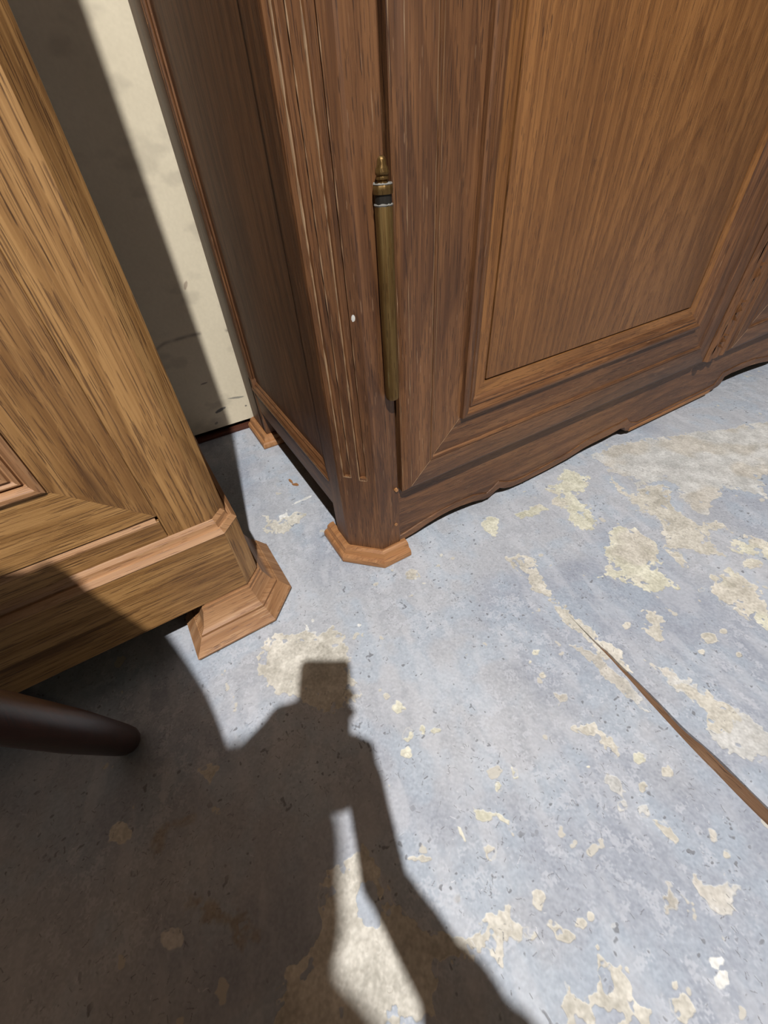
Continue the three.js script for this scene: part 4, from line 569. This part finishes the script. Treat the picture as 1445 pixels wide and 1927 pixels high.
// ------------------------------------------------------------------ the photographer, stooping behind the camera with the phone in both hands (only the shadow shows)
const V3 = (x, y, z) => new THREE.Vector3(x, y, z);
function capsule(p, a, b, ra, rb) { const ab = b.clone().sub(a), t = clamp((p.x - a.x) * ab.x + (p.y - a.y) * ab.y + (p.z - a.z) * ab.z, 0, ab.lengthSq()) / ab.lengthSq(), dx = p.x - a.x - ab.x * t, dy = p.y - a.y - ab.y * t, dz = p.z - a.z - ab.z * t; return Math.sqrt(dx * dx + dy * dy + dz * dz) - mix(ra, rb, t); }
const smin = (a, b, k) => { const h = Math.max(0, k - Math.abs(a - b)) / k; return Math.min(a, b) - h * h * k * 0.25; };
// surface nets over a box
function netMesh(f, lo, hi, cell) {
  const n = [0, 1, 2].map(k => Math.ceil((hi[k] - lo[k]) / cell) + 1), F = new Float32Array(n[0] * n[1] * n[2]), p = V3(), id = (i, j, k) => (k * n[1] + j) * n[0] + i;
  for (let k = 0; k < n[2]; k++) for (let j = 0; j < n[1]; j++) for (let i = 0; i < n[0]; i++) F[id(i, j, k)] = f(p.set(lo[0] + i * cell, lo[1] + j * cell, lo[2] + k * cell));
  const vid = new Int32Array(F.length).fill(-1), pos = [];
  for (let k = 0; k < n[2] - 1; k++) for (let j = 0; j < n[1] - 1; j++) for (let i = 0; i < n[0] - 1; i++) {
    let c = 0, x = 0, y = 0, z = 0; const v = []; for (let q = 0; q < 8; q++) v.push(F[id(i + (q & 1), j + ((q >> 1) & 1), k + (q >> 2))]);
    for (let a = 0; a < 8; a++) for (const s of [1, 2, 4]) if (!(a & s)) { const b = a | s; if ((v[a] < 0) !== (v[b] < 0)) { const t = v[a] / (v[a] - v[b]); c++; x += (a & 1) + (s === 1 ? t : 0); y += ((a >> 1) & 1) + (s === 2 ? t : 0); z += (a >> 2) + (s === 4 ? t : 0); } }
    if (c) { vid[id(i, j, k)] = pos.length; pos.push([lo[0] + (i + x / c) * cell, lo[1] + (j + y / c) * cell, lo[2] + (k + z / c) * cell]); }
  }
  const b = new Bag(), quad = (s, A, B, C, D) => { if (Math.min(A, B, C, D) < 0) return; if (s) b.quad(pos[A], pos[B], pos[C], pos[D]); else b.quad(pos[A], pos[D], pos[C], pos[B]); };
  for (let k = 1; k < n[2] - 1; k++) for (let j = 1; j < n[1] - 1; j++) for (let i = 1; i < n[0] - 1; i++) {
    const a = F[id(i, j, k)] < 0;
    if (a !== F[id(i + 1, j, k)] < 0) quad(a, vid[id(i, j - 1, k - 1)], vid[id(i, j, k - 1)], vid[id(i, j, k)], vid[id(i, j - 1, k)]);
    if (a !== F[id(i, j + 1, k)] < 0) quad(!a, vid[id(i - 1, j, k - 1)], vid[id(i, j, k - 1)], vid[id(i, j, k)], vid[id(i - 1, j, k)]);
    if (a !== F[id(i, j, k + 1)] < 0) quad(a, vid[id(i - 1, j - 1, k)], vid[id(i, j - 1, k)], vid[id(i, j, k)], vid[id(i - 1, j, k)]);
  }
  return b.geo();
}
{
  const r = V3(), u = V3(), bk = V3(); new THREE.Matrix4().makeRotationFromEuler(new THREE.Euler(-0.740972, -0.485379, -0.077193, 'YXZ')).extractBasis(r, u, bk);   // how the phone is held
  const C = V3(0, 1, 0), at = (x, y, z) => C.clone().addScaledVector(r, x).addScaledVector(u, y).addScaledVector(bk, z);
  // phone: screen towards the photographer
  const PX = -0.05, PY = -0.1, PZ = 0.014;
  const ph = thing('smartphone', 'thin black smartphone held in both hands above the floor', 'phone', [0, 1, 0]);
  { const R0 = (w, h, d, rad, x, y, z, seg = 3) => { const s = new THREE.Shape(), a = w / 2, b = h / 2; s.moveTo(-a + rad, -b); s.lineTo(a - rad, -b); s.absarc(a - rad, -b + rad, rad, -Math.PI / 2, 0); s.lineTo(a, b - rad); s.absarc(a - rad, b - rad, rad, 0, Math.PI / 2); s.lineTo(-a + rad, b); s.absarc(-a + rad, b - rad, rad, Math.PI / 2, Math.PI); s.lineTo(-a, -b + rad); s.absarc(-a + rad, -b + rad, rad, Math.PI, Math.PI * 1.5); const g = new THREE.ExtrudeGeometry(s, { depth: d, bevelEnabled: false, curveSegments: 6 }); g.translate(x, y, z - d / 2); g.applyMatrix4(new THREE.Matrix4().makeBasis(r, u, bk)); g.translate(0, 1, 0); return bare(g); };
    const blk = new THREE.MeshStandardMaterial({ color: 0x14151a, roughness: 0.35 }), scr = new THREE.MeshStandardMaterial({ color: 0x08090c, roughness: 0.1 });
    add(ph, 'body', R0(0.106, 0.262, 0.012, 0.014, PX, PY, PZ), blk); add(ph, 'screen', R0(0.098, 0.252, 0.001, 0.012, PX, PY, PZ + 0.0068), scr);
    add(ph, 'lens_ring', R0(0.022, 0.022, 0.003, 0.0108, 0.001, -0.042, PZ - 0.0072), scr); add(ph, 'lens_ring', R0(0.022, 0.022, 0.003, 0.0108, 0.001, -0.074, PZ - 0.0072), scr); }
  const J = { head: V3(-0.335, 1.56, 0.475), neck: V3(-0.375, 1.5, 0.69), rs: V3(-0.2, 1.42, 0.8), ls: V3(-0.7, 1.44, 0.76), re: V3(-0.072, 1.0, 0.55), le: V3(-0.64, 1.0, 0.42), hipc: V3(-0.44, 1.46, 1.38), rh: V3(-0.26, 1.4, 1.4), lh: V3(-0.54, 1.4, 1.4), rk: V3(-0.2, 0.78, 1.28), lk: V3(-0.6, 0.78, 1.28), ra: V3(-0.19, 0.13, 1.44), la: V3(-0.62, 0.13, 1.44) };
  const LH = 0.06, rp = at(PX + 0.08, PY - 0.095, 0.02), lp = at(PX - 0.082, PY - 0.06 + LH, 0.02), rw = at(PX + 0.108, PY - 0.195, 0.06), lw = at(PX - 0.18, PY - 0.1, 0.06);
  const hand = (s, dy) => {   // s = +1 right, -1 left; chains of [points, radii]
    const q = (x, y, z) => at(PX + s * (x - 0.01), PY + y + dy, PZ + z), c = [];
    [[-0.035, 0.012], [-0.062, 0.0125], [-0.088, 0.012], [-0.112, 0.0105]].forEach(([y, rad], k) => { const l = [0.03, 0.036, 0.032, 0.022][k]; c.push([[q(0.088, y, -0.004), q(0.07, y + 0.004, -0.022), q(0.07 - l, y + 0.008, -0.0215), q(0.07 - l * 1.75, y + 0.01, -0.019)], [rad * 1.1, rad, rad * 0.95, rad * 0.82]]); });
    c.push([[q(0.094, -0.1, 0.012), q(0.082, -0.07, 0.022), q(0.062, -0.035, 0.023), q(0.048, -0.012, 0.021)], [0.016, 0.0145, 0.0128, 0.0108]]);
    return c;
  };
  const sdfHand = (p, chains, palm, wrist, s) => { const dy = s < 0 ? LH : 0; let d = capsule(p, palm, wrist, 0.033, 0.036); d = smin(d, capsule(p, at(PX + s * 0.08, PY - 0.04 + dy, 0.013), at(PX + s * 0.082, PY - 0.115 + dy, 0.016), 0.019, 0.022), 0.02); for (const [pt, ra] of chains) { let f = 1; for (let k = 0; k < 3; k++) f = Math.min(f, capsule(p, pt[k], pt[k + 1], ra[k], ra[k + 1])); d = smin(d, f, 0.008); } return d; };
  const chR = hand(1, 0), chL = hand(-1, LH);
  // face looks along hd (towards the phone)
  const hd = V3(0, 0.9, 0).sub(J.head).add(V3(0.05, 0, 0)).normalize(), hu = V3(0.1, 1, -0.2).addScaledVector(hd, -V3(0.1, 1, -0.2).dot(hd)).normalize(), hr = hd.clone().cross(hu);
  const hp = (x, y, z) => J.head.clone().addScaledVector(hr, x).addScaledVector(hu, y).addScaledVector(hd, z);
  const ell = (p, c, a, b2, d2) => { const x = V3().subVectors(p, c), X = x.dot(hr) / a, Y = x.dot(hu) / b2, Z = x.dot(hd) / d2, k = Math.sqrt(X * X + Y * Y + Z * Z); return (k - 1) * Math.min(a, b2, d2); };
  const sdfHead = p => { let d = ell(p, hp(0, 0.02, -0.012), 0.122, 0.145, 0.155); d = smin(d, ell(p, hp(0, -0.085, 0.045), 0.085, 0.09, 0.09), 0.06); d = smin(d, capsule(p, hp(0, 0.0, 0.135), hp(0, -0.045, 0.165), 0.014, 0.02), 0.025); for (const s of [-1, 1]) { d = smin(d, ell(p, hp(s * 0.122, -0.01, -0.005), 0.018, 0.045, 0.03), 0.015); d = smin(d, capsule(p, hp(s * 0.075, 0.045, 0.118), hp(s * 0.02, 0.042, 0.13), 0.014, 0.014), 0.02); d = Math.max(d, -(V3().subVectors(p, hp(s * 0.045, 0.012, 0.15)).length() - 0.022)); d = Math.min(d, V3().subVectors(p, hp(s * 0.045, 0.012, 0.118)).length() - 0.02); } d = smin(d, capsule(p, hp(-0.03, -0.095, 0.122), hp(0.03, -0.095, 0.122), 0.012, 0.012), 0.01); d = smin(d, capsule(p, hp(0, -0.06, -0.03), J.neck, 0.075, 0.085), 0.05); return d; };
  const sdfBody = p => { let d = capsule(p, J.neck, J.hipc, 0.16, 0.17); d = smin(d, capsule(p, J.rs, J.ls, 0.09, 0.09), 0.1); for (const [a, b, c, w] of [[J.rs, J.re, J.re, rw], [J.ls, J.le, J.le, lw]]) { d = smin(d, capsule(p, a, b, 0.075, 0.06), 0.05); d = smin(d, capsule(p, c, w, 0.05, 0.034), 0.03); } for (const [a, b, c] of [[J.rh, J.rk, J.ra], [J.lh, J.lk, J.la]]) { d = smin(d, capsule(p, a, b, 0.13, 0.09), 0.06); d = smin(d, capsule(p, b, c, 0.085, 0.055), 0.04); } return smin(d, capsule(p, J.neck, J.head, 0.08, 0.075), 0.05); };
  const bb = (pts, pad) => [[0, 1, 2].map(k => Math.min(...pts.map(q => q.getComponent(k))) - pad), [0, 1, 2].map(k => Math.max(...pts.map(q => q.getComponent(k))) + pad)];
  const skin = new THREE.MeshStandardMaterial({ color: new THREE.Color().setRGB(0.5, 0.3, 0.21), roughness: 0.55 }), knit = new THREE.MeshStandardMaterial({ color: new THREE.Color().setRGB(0.05, 0.06, 0.08), roughness: 0.95 }), denim = new THREE.MeshStandardMaterial({ color: new THREE.Color().setRGB(0.035, 0.045, 0.075), roughness: 0.9 }), hairM = new THREE.MeshStandardMaterial({ color: new THREE.Color().setRGB(0.03, 0.02, 0.015), roughness: 0.7 }), shoe = new THREE.MeshStandardMaterial({ color: new THREE.Color().setRGB(0.02, 0.02, 0.02), roughness: 0.6 });
  const me = thing('person', 'person in dark sweater and jeans stooping to photograph the floor with a phone', 'person', [-0.4, 0, 1.4]);
  const all = Object.values(J);
  add(me, 'body', merged([netMesh(sdfBody, ...bb([...all, rw, lw], 0.16), 0.024), netMesh(sdfHead, ...bb([J.head], 0.22), 0.008), netMesh(p => sdfHand(p, chR, rp, rw, 1), ...bb([rp, rw, ...chR.flatMap(c => c[0])], 0.045), 0.0055), netMesh(p => sdfHand(p, chL, lp, lw, -1), ...bb([lp, lw, ...chL.flatMap(c => c[0])], 0.045), 0.0055)]), skin, 'y', { crease: 60 });
  const lerp = (a, b, k) => a.clone().lerp(b, k);
  add(me, 'sweater', netMesh(p => { let d = capsule(p, lerp(J.neck, J.hipc, 0.1), J.hipc, 0.185, 0.19); d = smin(d, capsule(p, J.rs, J.ls, 0.115, 0.115), 0.1); for (const [a, b, w] of [[J.rs, J.re, rw], [J.ls, J.le, lw]]) { d = smin(d, capsule(p, a, b, 0.092, 0.06), 0.05); d = smin(d, capsule(p, b, lerp(b, w, 0.35), 0.058, 0.052), 0.03); } d += 0.004 * Math.sin(p.x * 40 + p.y * 25) * Math.sin(p.z * 34); return d; }, ...bb([J.neck, J.hipc, J.rs, J.ls, J.re, J.le, rw, lw], 0.22), 0.022), knit, 'y', { crease: 60 });
  add(me, 'jeans', netMesh(p => { let d = capsule(p, J.rh, J.lh, 0.165, 0.165); for (const [a, b, c] of [[J.rh, J.rk, J.ra], [J.lh, J.lk, J.la]]) { d = smin(d, capsule(p, a, b, 0.15, 0.112), 0.06); d = smin(d, capsule(p, b, lerp(b, c, 0.95), 0.108, 0.088), 0.04); } return d + 0.004 * Math.sin(p.y * 46 + p.x * 12); }, ...bb([J.rh, J.lh, J.rk, J.lk, J.ra, J.la], 0.2), 0.022), denim, 'y', { crease: 60 });
  add(me, 'hair', netMesh(p => { let d = ell(p, hp(0, 0.035, -0.022), 0.134, 0.152, 0.158); const q = V3().subVectors(p, J.head); d = Math.max(d, q.dot(hd) * 0.8 - q.dot(hu) * 0.45 - 0.045); return d + 0.003 * Math.sin(q.dot(hr) * 140); }, ...bb([J.head], 0.22), 0.01), hairM, 'y', { crease: 60 });
  for (const [a, s] of [[J.ra, 1], [J.la, -1]]) add(me, 'shoe', netMesh(p => { const heel = V3(a.x, 0.055, a.z + 0.05), toe = V3(a.x + s * 0.04, 0.045, a.z - 0.3); let d = smin(capsule(p, heel, toe, 0.06, 0.052), capsule(p, heel, V3(a.x, 0.13, a.z + 0.02), 0.065, 0.07), 0.04); return Math.max(d, 0.003 - p.y); }, [a.x - 0.12, -0.02, a.z - 0.42], [a.x + 0.14, 0.25, a.z + 0.18], 0.012), shoe, 'y', { crease: 50 });
}
console.log('person done', Math.round(performance.now()));
// ------------------------------------------------------------------ crumbs on the floor
{
  const flake = (name, label, cat, x, z, w, l, h, turn, mat, seed, group) => { const t = thing(name, label, cat, [x, 0, z], { local: true, turn, group }), R = rng(seed), n = 7, b = new Bag(), top = [], bot = []; for (let k = 0; k < n; k++) { const a = k / n * 6.283, m = 0.75 + 0.45 * R(), c = [Math.cos(a) * w * m, 0, Math.sin(a) * l * m]; bot.push([c[0], 0.0005, c[2]]); top.push([c[0] * 0.9, h * (0.6 + 0.6 * R()), c[2] * 0.9]); }
    const ct = [0, h * 1.1, 0]; for (let k = 0; k < n; k++) { const e = (k + 1) % n; b.quad(bot[k], bot[e], top[e], top[k]); b.tri(top[k], top[e], ct); b.tri(bot[k], bot[e], [0, 0.0005, 0]); } add(t, cat === 'splinter' ? 'wood_sliver' : 'flake', b.geo(), mat, 'z'); };
  flake('paint_chip', 'white paint chip on the floor, largest, beside the dark armoire front foot', 'paint chip', 0.556, -0.689, 0.008, 0.005, 0.003, 0.5, M.white, 1);
  flake('paint_chip_001', 'small roundish white paint chip on the floor in front of the dark armoire foot', 'paint chip', 0.436, -0.656, 0.0045, 0.004, 0.002, 1.1, M.white, 2, 'small white chips before the dark armoire foot');
  flake('paint_chip_002', 'long narrow white paint chip on the floor before the dark armoire foot', 'paint chip', 0.447, -0.628, 0.007, 0.003, 0.002, -0.6, M.white, 3, 'small white chips before the dark armoire foot');
  flake('wood_splinter', 'brown wood splinter between the armoires, the one nearer the cream wall', 'splinter', 0.295, -1.327, 0.005, 0.017, 0.006, 0.15, M.peg, 4, 'splinters between the armoires');
  flake('wood_splinter_001', 'brown wood splinter between the armoires, the one farther from the cream wall', 'splinter', 0.304, -1.297, 0.0055, 0.016, 0.006, 0.75, M.peg, 5, 'splinters between the armoires');
}
for (const g of things) delete g.userData.origin; delete floor.userData.origin;
renderer.render(scene, camera);
